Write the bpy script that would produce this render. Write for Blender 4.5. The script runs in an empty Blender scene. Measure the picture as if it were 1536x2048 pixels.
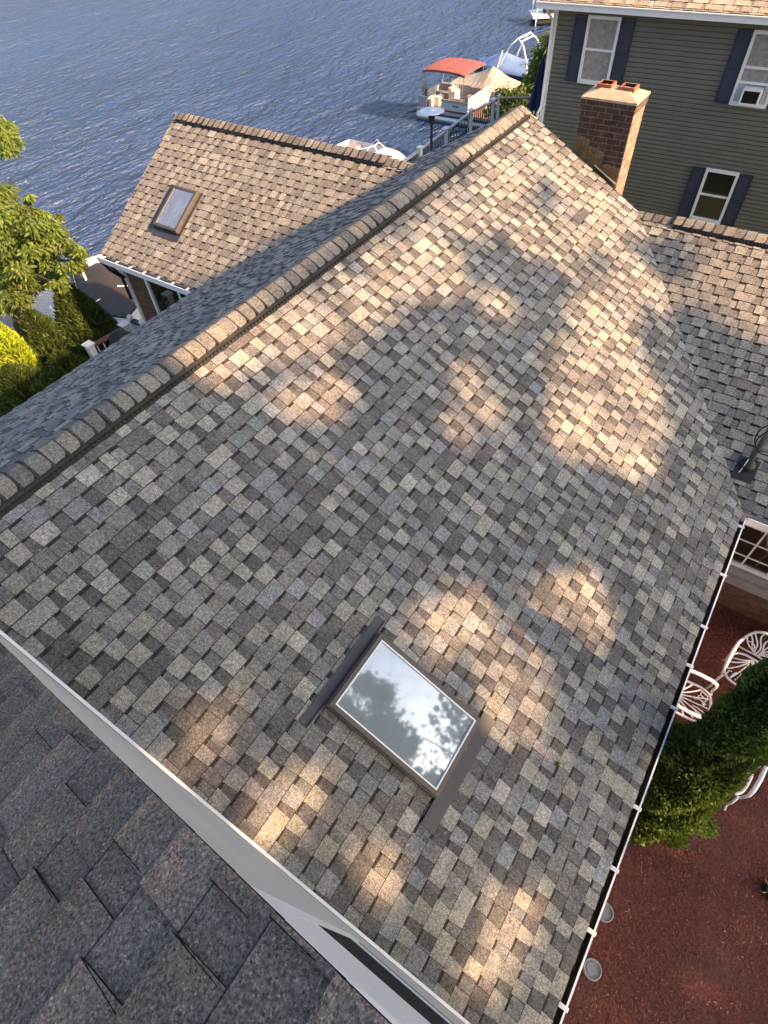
import bpy, math, random
import numpy as np
from mathutils import Vector, Matrix

random.seed(7)
rng = np.random.default_rng(7)
sc = bpy.context.scene
COL = sc.collection
PI = math.pi
R = math.radians

# ------------------------------------------------------------------ materials
def newmat(name):
    m = bpy.data.materials.new(name)
    m.use_nodes = True
    nt = m.node_tree
    nt.nodes.clear()
    out = nt.nodes.new('ShaderNodeOutputMaterial')
    return m, nt, out

def N(nt, t, **kw):
    n = nt.nodes.new(t)
    for k, v in kw.items():
        setattr(n, k, v)
    return n

def L(nt, a, b):
    nt.links.new(a, b)

def setin(n, **kw):
    for k, v in kw.items():
        n.inputs[k.replace('_', ' ')].default_value = v

def ramp(nt, stops):
    r = N(nt, 'ShaderNodeValToRGB')
    e = r.color_ramp.elements
    e[0].position, e[0].color = stops[0][0], (*stops[0][1], 1)
    e[1].position, e[1].color = stops[1][0], (*stops[1][1], 1)
    for p, c in stops[2:]:
        k = e.new(p)
        k.color = (*c, 1)
    return r

def g3(v):
    return (v, v, v)

def mix(nt, mode, fac, a, b):
    m = N(nt, 'ShaderNodeMix', data_type='RGBA', blend_type=mode)
    for sock, v in ((m.inputs[0], fac), (m.inputs[6], a), (m.inputs[7], b)):
        if hasattr(v, 'is_linked') or hasattr(v, 'links'):
            L(nt, v, sock)
        elif isinstance(v, (int, float)):
            sock.default_value = v
        else:
            sock.default_value = (*v, 1)
    return m.outputs[2]

def noise(nt, scale, detail=3, rough=.6, vec=None):
    n = N(nt, 'ShaderNodeTexNoise')
    setin(n, Scale=scale, Detail=detail, Roughness=rough)
    if vec is not None:
        L(nt, vec, n.inputs['Vector'])
    return n

def objco(nt):
    return N(nt, 'ShaderNodeTexCoord').outputs['Object']

def bump(nt, h, strength, dist):
    b = N(nt, 'ShaderNodeBump')
    setin(b, Strength=strength, Distance=dist)
    L(nt, h, b.inputs['Height'])
    return b.outputs['Normal']

def plain(name, col, rough=.6, metal=0, var=.15, scale=6, spec=.5, bumpd=0, fine=0):
    """painted / plain stuff with slight cloudy wear"""
    m, nt, out = newmat(name)
    b = N(nt, 'ShaderNodeBsdfPrincipled')
    co = objco(nt)
    n = noise(nt, scale, 5, .65, co)
    r = ramp(nt, [(.3, g3(1 - var)), (.75, g3(1 + var * .4))])
    L(nt, n.outputs['Fac'], r.inputs[0])
    c = mix(nt, 'MULTIPLY', 1.0, col, r.outputs[0])
    if fine:
        n2 = noise(nt, 90, 2, .6, co)
        r2 = ramp(nt, [(.3, g3(1 - fine)), (.7, g3(1 + fine * .3))])
        L(nt, n2.outputs['Fac'], r2.inputs[0])
        c = mix(nt, 'MULTIPLY', 1.0, c, r2.outputs[0])
    L(nt, c, b.inputs['Base Color'])
    setin(b, Roughness=rough, Metallic=metal)
    b.inputs['Specular IOR Level'].default_value = spec
    if bumpd:
        n3 = noise(nt, 60, 3, .6, co)
        L(nt, bump(nt, n3.outputs['Fac'], .6, bumpd), b.inputs['Normal'])
    L(nt, b.outputs[0], out.inputs[0])
    return m

def shingle_mat(name, gscale=70, contrast=.5, bumpd=.004, specks=False, tint=1.0):
    m, nt, out = newmat(name)
    b = N(nt, 'ShaderNodeBsdfPrincipled')
    co = objco(nt)
    at = N(nt, 'ShaderNodeAttribute', attribute_name='Col')
    n1 = noise(nt, gscale, 2, .75, co)
    r1 = ramp(nt, [(.32, g3(1 - contrast)), (.5, g3(1.0)), (.7, g3(1 + contrast * 1.1))])
    L(nt, n1.outputs['Fac'], r1.inputs[0])
    c = mix(nt, 'MULTIPLY', 1.0, at.outputs['Color'], r1.outputs[0])
    n5 = noise(nt, 42, 2, .7, co)
    r5 = ramp(nt, [(.33, g3(.92 if specks else .72)), (.5, g3(1.0)), (.67, g3(1.06 if specks else 1.3))])
    L(nt, n5.outputs['Fac'], r5.inputs[0])
    c = mix(nt, 'MULTIPLY', 1.0, c, r5.outputs[0])
    n2 = noise(nt, 5, 4, .6, co)
    r2 = ramp(nt, [(.3, g3(.82)), (.7, g3(1.12))])
    L(nt, n2.outputs['Fac'], r2.inputs[0])
    c = mix(nt, 'MULTIPLY', 1.0, c, r2.outputs[0])
    v = N(nt, 'ShaderNodeTexVoronoi')
    setin(v, Scale=gscale * 2.2)
    L(nt, co, v.inputs['Vector'])
    sv = N(nt, 'ShaderNodeSeparateColor')
    L(nt, v.outputs['Color'], sv.inputs[0])
    if specks:
        r3 = ramp(nt, [(.0, g3(.42)), (.18, g3(.85)), (.86, g3(1.0)), (.99, g3(1.7))])
    else:
        r3 = ramp(nt, [(.0, g3(.72)), (1.0, g3(1.3))])
    L(nt, sv.outputs[0], r3.inputs[0])
    c = mix(nt, 'MULTIPLY', 1.0, c, r3.outputs[0])
    if specks:
        n4 = noise(nt, 2.1, 3, .6, co)
        r4 = ramp(nt, [(.35, (.98, .99, 1.0)), (.65, (1.03, .99, .98))])
        L(nt, n4.outputs['Fac'], r4.inputs[0])
        c = mix(nt, 'MULTIPLY', 1.0, c, r4.outputs[0])
    L(nt, c, b.inputs['Base Color'])
    setin(b, Roughness=1.0)
    b.inputs['Specular IOR Level'].default_value = .06
    L(nt, bump(nt, n1.outputs['Fac'], .8, bumpd), b.inputs['Normal'])
    L(nt, b.outputs[0], out.inputs[0])
    return m

def brick_mat(name, c1, c2, mortar, rw=.2, rh=.067, stain=.5):
    m, nt, out = newmat(name)
    b = N(nt, 'ShaderNodeBsdfPrincipled')
    uv = N(nt, 'ShaderNodeUVMap').outputs[0]
    t = N(nt, 'ShaderNodeTexBrick')
    t.offset = .5
    setin(t, Scale=1.0)
    t.inputs['Color1'].default_value = (*c1, 1)
    t.inputs['Color2'].default_value = (*c2, 1)
    t.inputs['Mortar'].default_value = (*mortar, 1)
    t.inputs['Mortar Size'].default_value = .006
    t.inputs['Mortar Smooth'].default_value = .2
    t.inputs['Bias'].default_value = 0
    t.inputs['Brick Width'].default_value = rw
    t.inputs['Row Height'].default_value = rh
    L(nt, uv, t.inputs['Vector'])
    n = noise(nt, 7, 6, .7, uv)
    r = ramp(nt, [(.3, g3(1 - stain)), (.55, g3(1.0)), (.75, g3(1.35))])
    L(nt, n.outputs['Fac'], r.inputs[0])
    c = mix(nt, 'MULTIPLY', 1.0, t.outputs['Color'], r.outputs[0])
    n2 = noise(nt, 55, 3, .6, uv)
    r2 = ramp(nt, [(.3, g3(.75)), (.7, g3(1.2))])
    L(nt, n2.outputs['Fac'], r2.inputs[0])
    c = mix(nt, 'MULTIPLY', 1.0, c, r2.outputs[0])
    L(nt, c, b.inputs['Base Color'])
    setin(b, Roughness=.9)
    inv = N(nt, 'ShaderNodeMath', operation='SUBTRACT')
    inv.inputs[0].default_value = 1
    L(nt, t.outputs['Fac'], inv.inputs[1])
    ad = N(nt, 'ShaderNodeMath', operation='ADD')
    sc_ = N(nt, 'ShaderNodeMath', operation='MULTIPLY')
    sc_.inputs[1].default_value = .35
    L(nt, n2.outputs['Fac'], sc_.inputs[0])
    L(nt, inv.outputs[0], ad.inputs[0])
    L(nt, sc_.outputs[0], ad.inputs[1])
    L(nt, bump(nt, ad.outputs[0], .9, .008), b.inputs['Normal'])
    L(nt, b.outputs[0], out.inputs[0])
    return m

def leaf_mat(name, col, trans, tf=.35, rough=.55):
    m, nt, out = newmat(name)
    at = N(nt, 'ShaderNodeAttribute', attribute_name='Col')
    d = N(nt, 'ShaderNodeBsdfPrincipled')
    L(nt, mix(nt, 'MULTIPLY', 1.0, at.outputs['Color'], col), d.inputs['Base Color'])
    setin(d, Roughness=rough)
    d.inputs['Specular IOR Level'].default_value = .3
    t = N(nt, 'ShaderNodeBsdfTranslucent')
    L(nt, mix(nt, 'MULTIPLY', 1.0, at.outputs['Color'], trans), t.inputs[0])
    ms = N(nt, 'ShaderNodeMixShader')
    ms.inputs[0].default_value = tf
    L(nt, d.outputs[0], ms.inputs[1])
    L(nt, t.outputs[0], ms.inputs[2])
    L(nt, ms.outputs[0], out.inputs[0])
    return m

def glass_mat(name, dark, gl=.6, rough=.03, gcol=(.85, .9, .95), wav=0, dirt=0):
    m, nt, out = newmat(name)
    d = N(nt, 'ShaderNodeBsdfDiffuse')
    d.inputs[0].default_value = (*dark, 1)
    g = N(nt, 'ShaderNodeBsdfGlossy')
    g.inputs[0].default_value = (*gcol, 1)
    g.inputs['Roughness'].default_value = rough
    co = objco(nt)
    if wav:
        n = noise(nt, 3.5, 3, .5, co)
        L(nt, bump(nt, n.outputs['Fac'], .25, wav), g.inputs['Normal'])
    ms = N(nt, 'ShaderNodeMixShader')
    ms.inputs[0].default_value = gl
    if dirt:
        n = noise(nt, 9, 6, .7, co)
        r = ramp(nt, [(.3, g3(gl)), (.8, g3(gl - dirt))])
        L(nt, n.outputs['Fac'], r.inputs[0])
        L(nt, r.outputs[0], ms.inputs[0])
    L(nt, d.outputs[0], ms.inputs[1])
    L(nt, g.outputs[0], ms.inputs[2])
    L(nt, ms.outputs[0], out.inputs[0])
    return m

def water_mat():
    m, nt, out = newmat('lake_water')
    b = N(nt, 'ShaderNodeBsdfPrincipled')
    geo = N(nt, 'ShaderNodeNewGeometry').outputs['Position']
    mp = N(nt, 'ShaderNodeMapping')
    mp.inputs['Rotation'].default_value = (0, 0, R(52))
    mp.inputs['Scale'].default_value = (1, .42, 1)
    L(nt, geo, mp.inputs[0])
    n1 = noise(nt, 2.6, 4, .55, mp.outputs[0])
    n2 = noise(nt, .55, 2, .5, mp.outputs[0])
    n3 = noise(nt, .05, 3, .5, geo)
    a = N(nt, 'ShaderNodeMath', operation='MULTIPLY_ADD')
    L(nt, n2.outputs['Fac'], a.inputs[0])
    a.inputs[1].default_value = 1.6
    L(nt, n1.outputs['Fac'], a.inputs[2])
    n4 = noise(nt, .035, 3, .6, geo)
    rl = ramp(nt, [(.3, g3(.75)), (.7, g3(1.15))])
    L(nt, n4.outputs['Fac'], rl.inputs[0])
    am = N(nt, 'ShaderNodeMath', operation='MULTIPLY')
    L(nt, a.outputs[0], am.inputs[0])
    L(nt, rl.outputs[0], am.inputs[1])
    L(nt, bump(nt, am.outputs[0], 1.0, 1.25), b.inputs['Normal'])
    r = ramp(nt, [(.35, (.019, .047, .140)), (.65, (.028, .062, .178))])
    L(nt, n3.outputs['Fac'], r.inputs[0])
    L(nt, r.outputs[0], b.inputs['Base Color'])
    setin(b, Roughness=.2, IOR=1.333)
    b.inputs['Specular IOR Level'].default_value = .45
    L(nt, b.outputs[0], out.inputs[0])
    return m

def ground_mat(name, stops, scale, bumpd=.02, fine=40):
    m, nt, out = newmat(name)
    b = N(nt, 'ShaderNodeBsdfPrincipled')
    co = objco(nt)
    n = noise(nt, scale, 6, .7, co)
    r = ramp(nt, stops)
    L(nt, n.outputs['Fac'], r.inputs[0])
    n2 = noise(nt, fine, 4, .7, co)
    r2 = ramp(nt, [(.3, g3(.55)), (.7, g3(1.35))])
    L(nt, n2.outputs['Fac'], r2.inputs[0])
    L(nt, mix(nt, 'MULTIPLY', 1.0, r.outputs[0], r2.outputs[0]), b.inputs['Base Color'])
    setin(b, Roughness=.95)
    b.inputs['Specular IOR Level'].default_value = .2
    L(nt, bump(nt, n2.outputs['Fac'], 1.0, bumpd), b.inputs['Normal'])
    L(nt, b.outputs[0], out.inputs[0])
    return m

def colattr(name, rough=.9, spec=.2, fine=.3, fs=80):
    m, nt, out = newmat(name)
    b = N(nt, 'ShaderNodeBsdfPrincipled')
    at = N(nt, 'ShaderNodeAttribute', attribute_name='Col')
    n = noise(nt, fs, 3, .6, objco(nt))
    r = ramp(nt, [(.3, g3(1 - fine)), (.7, g3(1 + fine))])
    L(nt, n.outputs['Fac'], r.inputs[0])
    L(nt, mix(nt, 'MULTIPLY', 1.0, at.outputs['Color'], r.outputs[0]), b.inputs['Base Color'])
    setin(b, Roughness=rough)
    b.inputs['Specular IOR Level'].default_value = spec
    L(nt, b.outputs[0], out.inputs[0])
    return m

M = {}
M['shingle'] = shingle_mat('laminated_shingle', 120, .5)
M['oldshingle'] = shingle_mat('old_dark_shingle', 150, .5, .006, True)
M['vent'] = plain('black_plastic', (.022, .021, .02), .6, var=.3)
M['flash'] = plain('slate_flashing', (.045, .045, .055), .45, .2, var=.2)
M['white'] = plain('white_paint', (.78, .79, .80), .45, var=.08)
M['cream'] = plain('beige_siding', (.50, .495, .47), .55, var=.1)
M['castwhite'] = plain('cast_aluminium_white', (.80, .82, .84), .4, var=.06)
M['bronze'] = plain('bronze_metal', (.085, .074, .066), .45, .25, var=.25)
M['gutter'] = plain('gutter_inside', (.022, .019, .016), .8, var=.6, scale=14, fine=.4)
M['debris'] = plain('gutter_debris', (.06, .035, .018), .95, var=.7, scale=12, fine=.5)
M['brick'] = brick_mat('house_brick', (.13, .062, .034), (.19, .095, .045), (.15, .115, .085))
M['chimbrick'] = brick_mat('chimney_brick', (.050, .026, .022), (.075, .038, .029), (.17, .145, .12), .2, .075, .6)
M['sidebrick'] = brick_mat('pale_side_brick', (.15, .078, .055), (.25, .165, .125), (.34, .28, .225), .2, .075, .6)  # paler brick for the right side of the chimney only
M['mortar'] = plain('mortar_crown', (.50, .40, .29), .95, var=.35, scale=14, fine=.45, bumpd=.01)
M['stucco'] = plain('stained_stucco', (.26, .165, .085), .95, var=.6, scale=11, fine=.5, bumpd=.01)
M['clay'] = plain('clay_flue', (.36, .10, .05), .85, var=.3)
M['soot'] = plain('soot', (.012, .010, .009), .95)
M['greensiding'] = plain('green_siding', (.138, .137, .106), .6, var=.14, scale=2.5)
M['shutter'] = plain('navy_shutter', (.028, .030, .052), .5, var=.15)
M['curtain'] = plain('grey_curtain', (.34, .33, .31), .8, var=.45, scale=11, spec=.6)
M['darkglass'] = glass_mat('dark_window_glass', (.02, .017, .013), .12, .04)
M['skyglass'] = glass_mat('skylight_glass', (.235, .285, .315), .33, .035, (.52, .62, .76), .0, .14)
M['skyglass2'] = glass_mat('small_skylight_glass', (.15, .16, .17), .42, .06, (.85, .9, .95), .25, .1)
M['dullglass'] = glass_mat('dull_window_glass', (.022, .022, .024), .06, .3)
M['pane'] = glass_mat('window_pane', (.05, .05, .05), .35, .05)
M['water'] = water_mat()
M['ground'] = ground_mat('lawn_soil', [(.3, (.035, .05, .018)), (.7, (.07, .085, .03))], .6)
M['mulch'] = ground_mat('red_mulch', [(.28, (.105, .036, .030)), (.5, (.140, .048, .040)), (.72, (.118, .058, .046))], 1.3, .03, 34)
M['chips'] = colattr('mulch_chip', .9)
M['bark'] = plain('bark', (.09, .07, .05), .95, var=.5, scale=18)
M['leaf'] = leaf_mat('maple_leaf', (.115, .175, .045), (.22, .33, .05), .4)
M['thuja'] = leaf_mat('thuja_spray', (.066, .115, .030), (.10, .17, .028), .22)
M['hedge'] = leaf_mat('hedge_spray', (.046, .080, .020), (.07, .12, .02), .2)
M['golden'] = leaf_mat('golden_thuja_spray', (.25, .36, .03), (.38, .5, .03), .3)
M['shade'] = leaf_mat('tree_leaf', (.07, .10, .03), (.10, .14, .02), .2)
M['black'] = plain('black_metal', (.018, .018, .02), .45, .3)
M['steel'] = plain('grey_galvanised', (.22, .22, .21), .5, .5, var=.2)
M['heaterlid'] = plain('polished_heater_lid', (.74, .76, .86), .35, .4, var=.05)
M['wood'] = plain('weathered_wood', (.30, .22, .15), .8, var=.3, scale=20)
M['redwood'] = plain('red_brown_rail', (.17, .075, .05), .7, var=.3, scale=18)
M['deck'] = plain('deck_boards', (.22, .18, .15), .85, var=.3, scale=10)
M['greyplank'] = plain('grey_dock', (.33, .33, .34), .85, var=.2, scale=8)
M['hullwhite'] = plain('gelcoat_white', (.78, .78, .77), .3, var=.08)
M['hullnavy'] = plain('gelcoat_navy', (.02, .025, .06), .3)
M['bluecover'] = plain('blue_canvas', (.16, .26, .48), .75, var=.2, scale=3)
M['darkcover'] = plain('black_brown_canvas', (.030, .026, .026), .8, var=.35, scale=3)
M['tancover'] = plain('tan_canvas', (.46, .39, .31), .85, var=.15, scale=3)
M['greycover'] = plain('grey_canvas', (.15, .15, .18), .8, var=.25, scale=4)
M['redcanvas'] = plain('red_canvas', (.30, .088, .080), .85, var=.45, scale=9, fine=.35)
M['alu'] = plain('aluminium', (.55, .56, .58), .3, .8, var=.1)
M['ivory'] = plain('ivory_panel', (.74, .67, .50), .5, var=.1)
M['greypanel'] = plain('grey_panel', (.42, .44, .47), .5, var=.08)
M['vinyl'] = plain('grey_vinyl_seat', (.26, .24, .23), .6, var=.2)
M['carpet'] = plain('red_deck_carpet', (.22, .09, .075), .95, var=.2, fine=.3)
M['navyfab'] = plain('navy_fabric', (.018, .022, .075), .8, var=.25)
M['lid'] = plain('grey_lid', (.28, .30, .32), .7, var=.3, scale=9, fine=.15)
M['rubber'] = plain('black_rubber', (.014, .014, .016), .55)
M['redpaint'] = plain('red_paint', (.45, .03, .03), .4)
M['soffit'] = plain('white_soffit', (.6, .6, .6), .6)
M['green'] = leaf_mat('weed_leaf', (.16, .22, .05), (.2, .3, .05), .3)
M['stone'] = plain('foundation_stone', (.3, .29, .27), .9, var=.3)

# ------------------------------------------------------------------ mesh builder
class MB:
    def __init__(s):
        s.v, s.f, s.m, s.c = [], [], [], []

    def face(s, pts, m=0, c=None):
        i = len(s.v)
        s.v.extend([tuple(p) for p in pts])
        s.f.append(tuple(range(i, i + len(pts))))
        s.m.append(m)
        s.c.append(c or (1, 1, 1))

    def box(s, x0, x1, y0, y1, z0, z1, m=0, c=None):
        s.hexa([(x0, y0, z0), (x1, y0, z0), (x1, y1, z0), (x0, y1, z0),
                (x0, y0, z1), (x1, y0, z1), (x1, y1, z1), (x0, y1, z1)], m, c)

    def hexa(s, p, m=0, c=None):
        i = len(s.v)
        s.v.extend([tuple(q) for q in p])
        for f in ((3, 2, 1, 0), (4, 5, 6, 7), (0, 1, 5, 4), (1, 2, 6, 5), (2, 3, 7, 6), (3, 0, 4, 7)):
            s.f.append(tuple(i + k for k in f))
            s.m.append(m)
            s.c.append(c or (1, 1, 1))

    def obox(s, ctr, ax, ay, az, m=0, c=None):
        """oriented box: centre and three half-axis vectors"""
        C, a, b, d = Vector(ctr), Vector(ax), Vector(ay), Vector(az)
        s.hexa([C - a - b - d, C + a - b - d, C + a + b - d, C - a + b - d,
                C - a - b + d, C + a - b + d, C + a + b + d, C - a + b + d], m, c)

    def tube(s, pts, r, n=8, m=0, c=None, closed=False):
        P = [Vector(p) for p in pts]
        rs = r if isinstance(r, (list, tuple)) else [r] * len(P)
        rings = []
        prev = None
        K = len(P)
        for i in range(K):
            if closed:
                d = P[(i + 1) % K] - P[i - 1]
            else:
                d = P[min(i + 1, K - 1)] - P[max(i - 1, 0)]
            d.normalize()
            if prev is None:
                a = Vector((0, 0, 1)) if abs(d.z) < .9 else Vector((1, 0, 0))
                u = d.cross(a).normalized()
            else:
                u = (prev - d * prev.dot(d)).normalized()
            prev = u
            w = d.cross(u)
            i0 = len(s.v)
            for k in range(n):
                t = 2 * PI * k / n
                s.v.append(tuple(P[i] + (u * math.cos(t) + w * math.sin(t)) * rs[i]))
            rings.append(i0)
        for i in range(K if closed else K - 1):
            a, b = rings[i], rings[(i + 1) % K]
            for k in range(n):
                s.f.append((a + k, a + (k + 1) % n, b + (k + 1) % n, b + k))
                s.m.append(m)
                s.c.append(c or (1, 1, 1))
        if not closed:
            s.f.append(tuple(rings[0] + k for k in range(n))[::-1])
            s.f.append(tuple(rings[-1] + k for k in range(n)))
            s.m += [m, m]
            s.c += [c or (1, 1, 1)] * 2

    def lathe(s, prof, ctr=(0, 0, 0), n=24, m=0, c=None):
        i0 = len(s.v)
        for r, z in prof:
            for k in range(n):
                t = 2 * PI * k / n
                s.v.append((ctr[0] + r * math.cos(t), ctr[1] + r * math.sin(t), ctr[2] + z))
        for j in range(len(prof) - 1):
            for k in range(n):
                a = i0 + j * n + k
                b = i0 + j * n + (k + 1) % n
                s.f.append((a, b, b + n, a + n))
                s.m.append(m)
                s.c.append(c or (1, 1, 1))
        for j, rev in ((0, True), (len(prof) - 1, False)):
            if prof[j][0] > 1e-4:
                q = tuple(i0 + j * n + k for k in range(n))
                s.f.append(q[::-1] if rev else q)
                s.m.append(m)
                s.c.append(c or (1, 1, 1))

    def loft(s, secs, m=0, c=None, cap=True):
        i0 = len(s.v)
        n = len(secs[0])
        for q in secs:
            s.v.extend([tuple(p) for p in q])
        for j in range(len(secs) - 1):
            for k in range(n - 1):
                a = i0 + j * n + k
                s.f.append((a, a + 1, a + 1 + n, a + n))
                s.m.append(m)
                s.c.append(c or (1, 1, 1))
        if cap:
            s.f.append(tuple(i0 + k for k in range(n))[::-1])
            s.f.append(tuple(i0 + (len(secs) - 1) * n + k for k in range(n)))
            s.m += [m, m]
            s.c += [c or (1, 1, 1)] * 2

    def prism(s, poly, off, m=0, c=None):
        """extrude a planar polygon (3D points) by vector off"""
        P = [Vector(p) for p in poly]
        o = Vector(off)
        s.face([p + o for p in P], m, c)
        s.face(P[::-1], m, c)
        for i in range(len(P)):
            a, b = P[i], P[(i + 1) % len(P)]
            s.face([a, b, b + o, a + o], m, c)

    def build(s, name, mats, parent=None, smooth=False, world=False, loc=(0, 0, 0), bevel=0):
        me = bpy.data.meshes.new(name)
        v = np.array(s.v, dtype=np.float64).reshape(-1, 3)
        if world and parent is not None:
            v = v - np.array(origin_of(parent))
        me.from_pydata([tuple(p) for p in v], [], s.f)
        if not isinstance(mats, (list, tuple)):
            mats = [mats]
        for x in mats:
            me.materials.append(M[x])
        me.polygons.foreach_set('material_index', np.array(s.m, dtype=np.int32))
        if smooth:
            me.polygons.foreach_set('use_smooth', np.ones(len(s.f), dtype=bool))
        me.validate()
        at = me.attributes.new('Col', 'FLOAT_COLOR', 'FACE')
        if len(me.polygons) == len(s.f):
            at.data.foreach_set('color', np.array([(*c, 1) for c in s.c], dtype=np.float32).ravel())
        # box-projected UVs in metres
        uvl = me.uv_layers.new(name='UVMap')
        nl = len(me.loops)
        li = np.zeros(nl, dtype=np.int32)
        me.loops.foreach_get('vertex_index', li)
        co = np.zeros(len(me.vertices) * 3)
        me.vertices.foreach_get('co', co)
        co = co.reshape(-1, 3)[li]
        nr = np.zeros(len(me.polygons) * 3)
        me.polygons.foreach_get('normal', nr)
        tot = np.zeros(len(me.polygons), dtype=np.int32)
        me.polygons.foreach_get('loop_total', tot)
        nr = np.abs(np.repeat(nr.reshape(-1, 3), tot, axis=0))
        ax = nr.argmax(1)
        uv = np.where((ax == 0)[:, None], co[:, [1, 2]], np.where((ax == 1)[:, None], co[:, [0, 2]], co[:, [0, 1]]))
        uvl.data.foreach_set('uv', uv.astype(np.float32).ravel())
        me.update()
        o = bpy.data.objects.new(name, me)
        COL.objects.link(o)
        o.location = loc
        if parent is not None:
            o.parent = parent
        if bevel:
            bm = o.modifiers.new('bevel', 'BEVEL')
            bm.width = bevel
            bm.segments = 2
            bm.limit_method = 'ANGLE'
        return o

def origin_of(o):
    x = Vector((0, 0, 0))
    while o is not None:
        x += o.location
        o = o.parent
    return x

def thing(name, label, cat, loc=(0, 0, 0), rz=0, group=None):
    o = bpy.data.objects.new(name, None)
    COL.objects.link(o)
    o.empty_display_size = .2
    o.location = loc
    o.rotation_euler = (0, 0, rz)
    return tag(o, label, cat, group)

def tag(o, label, cat, group=None):
    o['label'] = label
    o['category'] = cat
    if group:
        o['group'] = group
    return o

def struct(o, kind='structure'):
    o['kind'] = kind
    return o

def copy_tree(o, parent=None):
    c = o.copy()
    COL.objects.link(c)
    if parent is not None:
        c.parent = parent
    for ch in list(o.children):
        copy_tree(ch, c)
    return c

def leaves(name, P, D, ln, wd, cols, mat, parent=None, loc=None, spread=None):
    """many diamond-shaped leaf faces. P centres, D long-axis directions (N,3)"""
    n = len(P)
    D = D / (np.linalg.norm(D, axis=1)[:, None] + 1e-9)
    A = rng.standard_normal((n, 3)) if spread is None else spread
    W = np.cross(D, A)
    W /= np.linalg.norm(W, axis=1)[:, None] + 1e-9
    ln = np.broadcast_to(ln, n)[:, None] * .5
    wd = np.broadcast_to(wd, n)[:, None] * .5
    base = np.array(origin_of(parent)) if parent is not None else np.zeros(3)
    P = P - base
    V = np.empty((n, 4, 3))
    V[:, 0] = P - D * ln
    V[:, 1] = P + W * wd - D * ln * .1
    V[:, 2] = P + D * ln
    V[:, 3] = P - W * wd - D * ln * .1
    me = bpy.data.meshes.new(name)
    me.vertices.add(n * 4)
    me.vertices.foreach_set('co', V.astype(np.float32).ravel())
    me.loops.add(n * 4)
    me.loops.foreach_set('vertex_index', np.arange(n * 4, dtype=np.int32))
    me.polygons.add(n)
    me.polygons.foreach_set('loop_start', np.arange(0, n * 4, 4, dtype=np.int32))
    me.polygons.foreach_set('loop_total', np.full(n, 4, dtype=np.int32))
    me.update()
    me.validate()
    at = me.attributes.new('Col', 'FLOAT_COLOR', 'FACE')
    at.data.foreach_set('color', np.concatenate([cols, np.ones((n, 1))], 1).astype(np.float32).ravel())
    me.materials.append(M[mat])
    o = bpy.data.objects.new(name, me)
    COL.objects.link(o)
    if parent is not None:
        o.parent = parent
    return o

# ------------------------------------------------------------------ measured geometry
TM = .53751                       # main roof slope
AM = math.atan(TM)
CM, SM = math.cos(AM), math.sin(AM)
W, L_END, WL = 5.0, 9.446, 4.06   # right eave, far rake, left eave
YW = -.093                        # face of the upper-storey wall
LWX, LWY, LWZ, LWYE, LWZE = -6.671, 8.359, -.629, 5.669, -2.1825
TL = (LWZ - LWZE) / (LWY - LWYE)
RWY, RWZ, RWYE = 9.4286, -1.101, 5.9413
EZ = -W * TM
TR = (RWZ - EZ) / (RWY - RWYE)
GZ = -5.0                         # yard level
WZ = -8.5                         # lake level
SUN_E, SUN_A = R(28), R(6)
SUN = Vector((math.cos(SUN_E) * math.cos(SUN_A), math.cos(SUN_E) * math.sin(SUN_A), math.sin(SUN_E)))

# ------------------------------------------------------------------ shingles
PAL_TAB = [((.255, .245, .218), .28), ((.205, .201, .195), .32), ((.126, .121, .120), .14), ((.200, .209, .218), .16), ((.158, .147, .140), .06), ((.285, .277, .254), .06)]
PAL_BASE = [((.104, .100, .101), .50), ((.162, .158, .156), .30), ((.140, .130, .124), .08), ((.20, .193, .175), .07), ((.150, .156, .163), .09)]
PAL_WING = [((.245, .236, .205), .34), ((.215, .206, .19), .34), ((.172, .160, .147), .22), ((.28, .268, .235), .10)]
PAL_WINGB = [((.165, .155, .145), .5), ((.200, .19, .175), .35), ((.23, .22, .19), .15)]
PAL_OLD = [((.176, .146, .122), .4), ((.188, .153, .127), .3), ((.166, .141, .120), .3)]

def pick(pal, j=.14):
    r = random.random() * sum(w for _, w in pal)
    for c, w in pal:
        r -= w
        if r <= 0:
            break
    k = 1 + random.uniform(-j, j)
    return tuple(x * k * (1 + random.uniform(-.015, .015)) for x in c)

def clip(poly, clipper):
    """Sutherland-Hodgman against a convex counter-clockwise polygon (2D)"""
    out = poly
    n = len(clipper)
    for i in range(n):
        a, b = clipper[i], clipper[(i + 1) % n]
        ex, ey = b[0] - a[0], b[1] - a[1]
        inp, out = out, []
        if not inp:
            return []
        def side(p):
            return ex * (p[1] - a[1]) - ey * (p[0] - a[0])
        for k in range(len(inp)):
            p, q = inp[k], inp[(k + 1) % len(inp)]
            sp, sq = side(p), side(q)
            if sp >= 0:
                out.append(p)
            if (sp >= 0) != (sq >= 0):
                t = sp / (sp - sq)
                out.append((p[0] + (q[0] - p[0]) * t, p[1] + (q[1] - p[1]) * t))
    return out

def ccw(poly):
    a = sum(poly[i][0] * poly[(i + 1) % len(poly)][1] - poly[(i + 1) % len(poly)][0] * poly[i][1] for i in range(len(poly)))
    return poly if a > 0 else poly[::-1]

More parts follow.
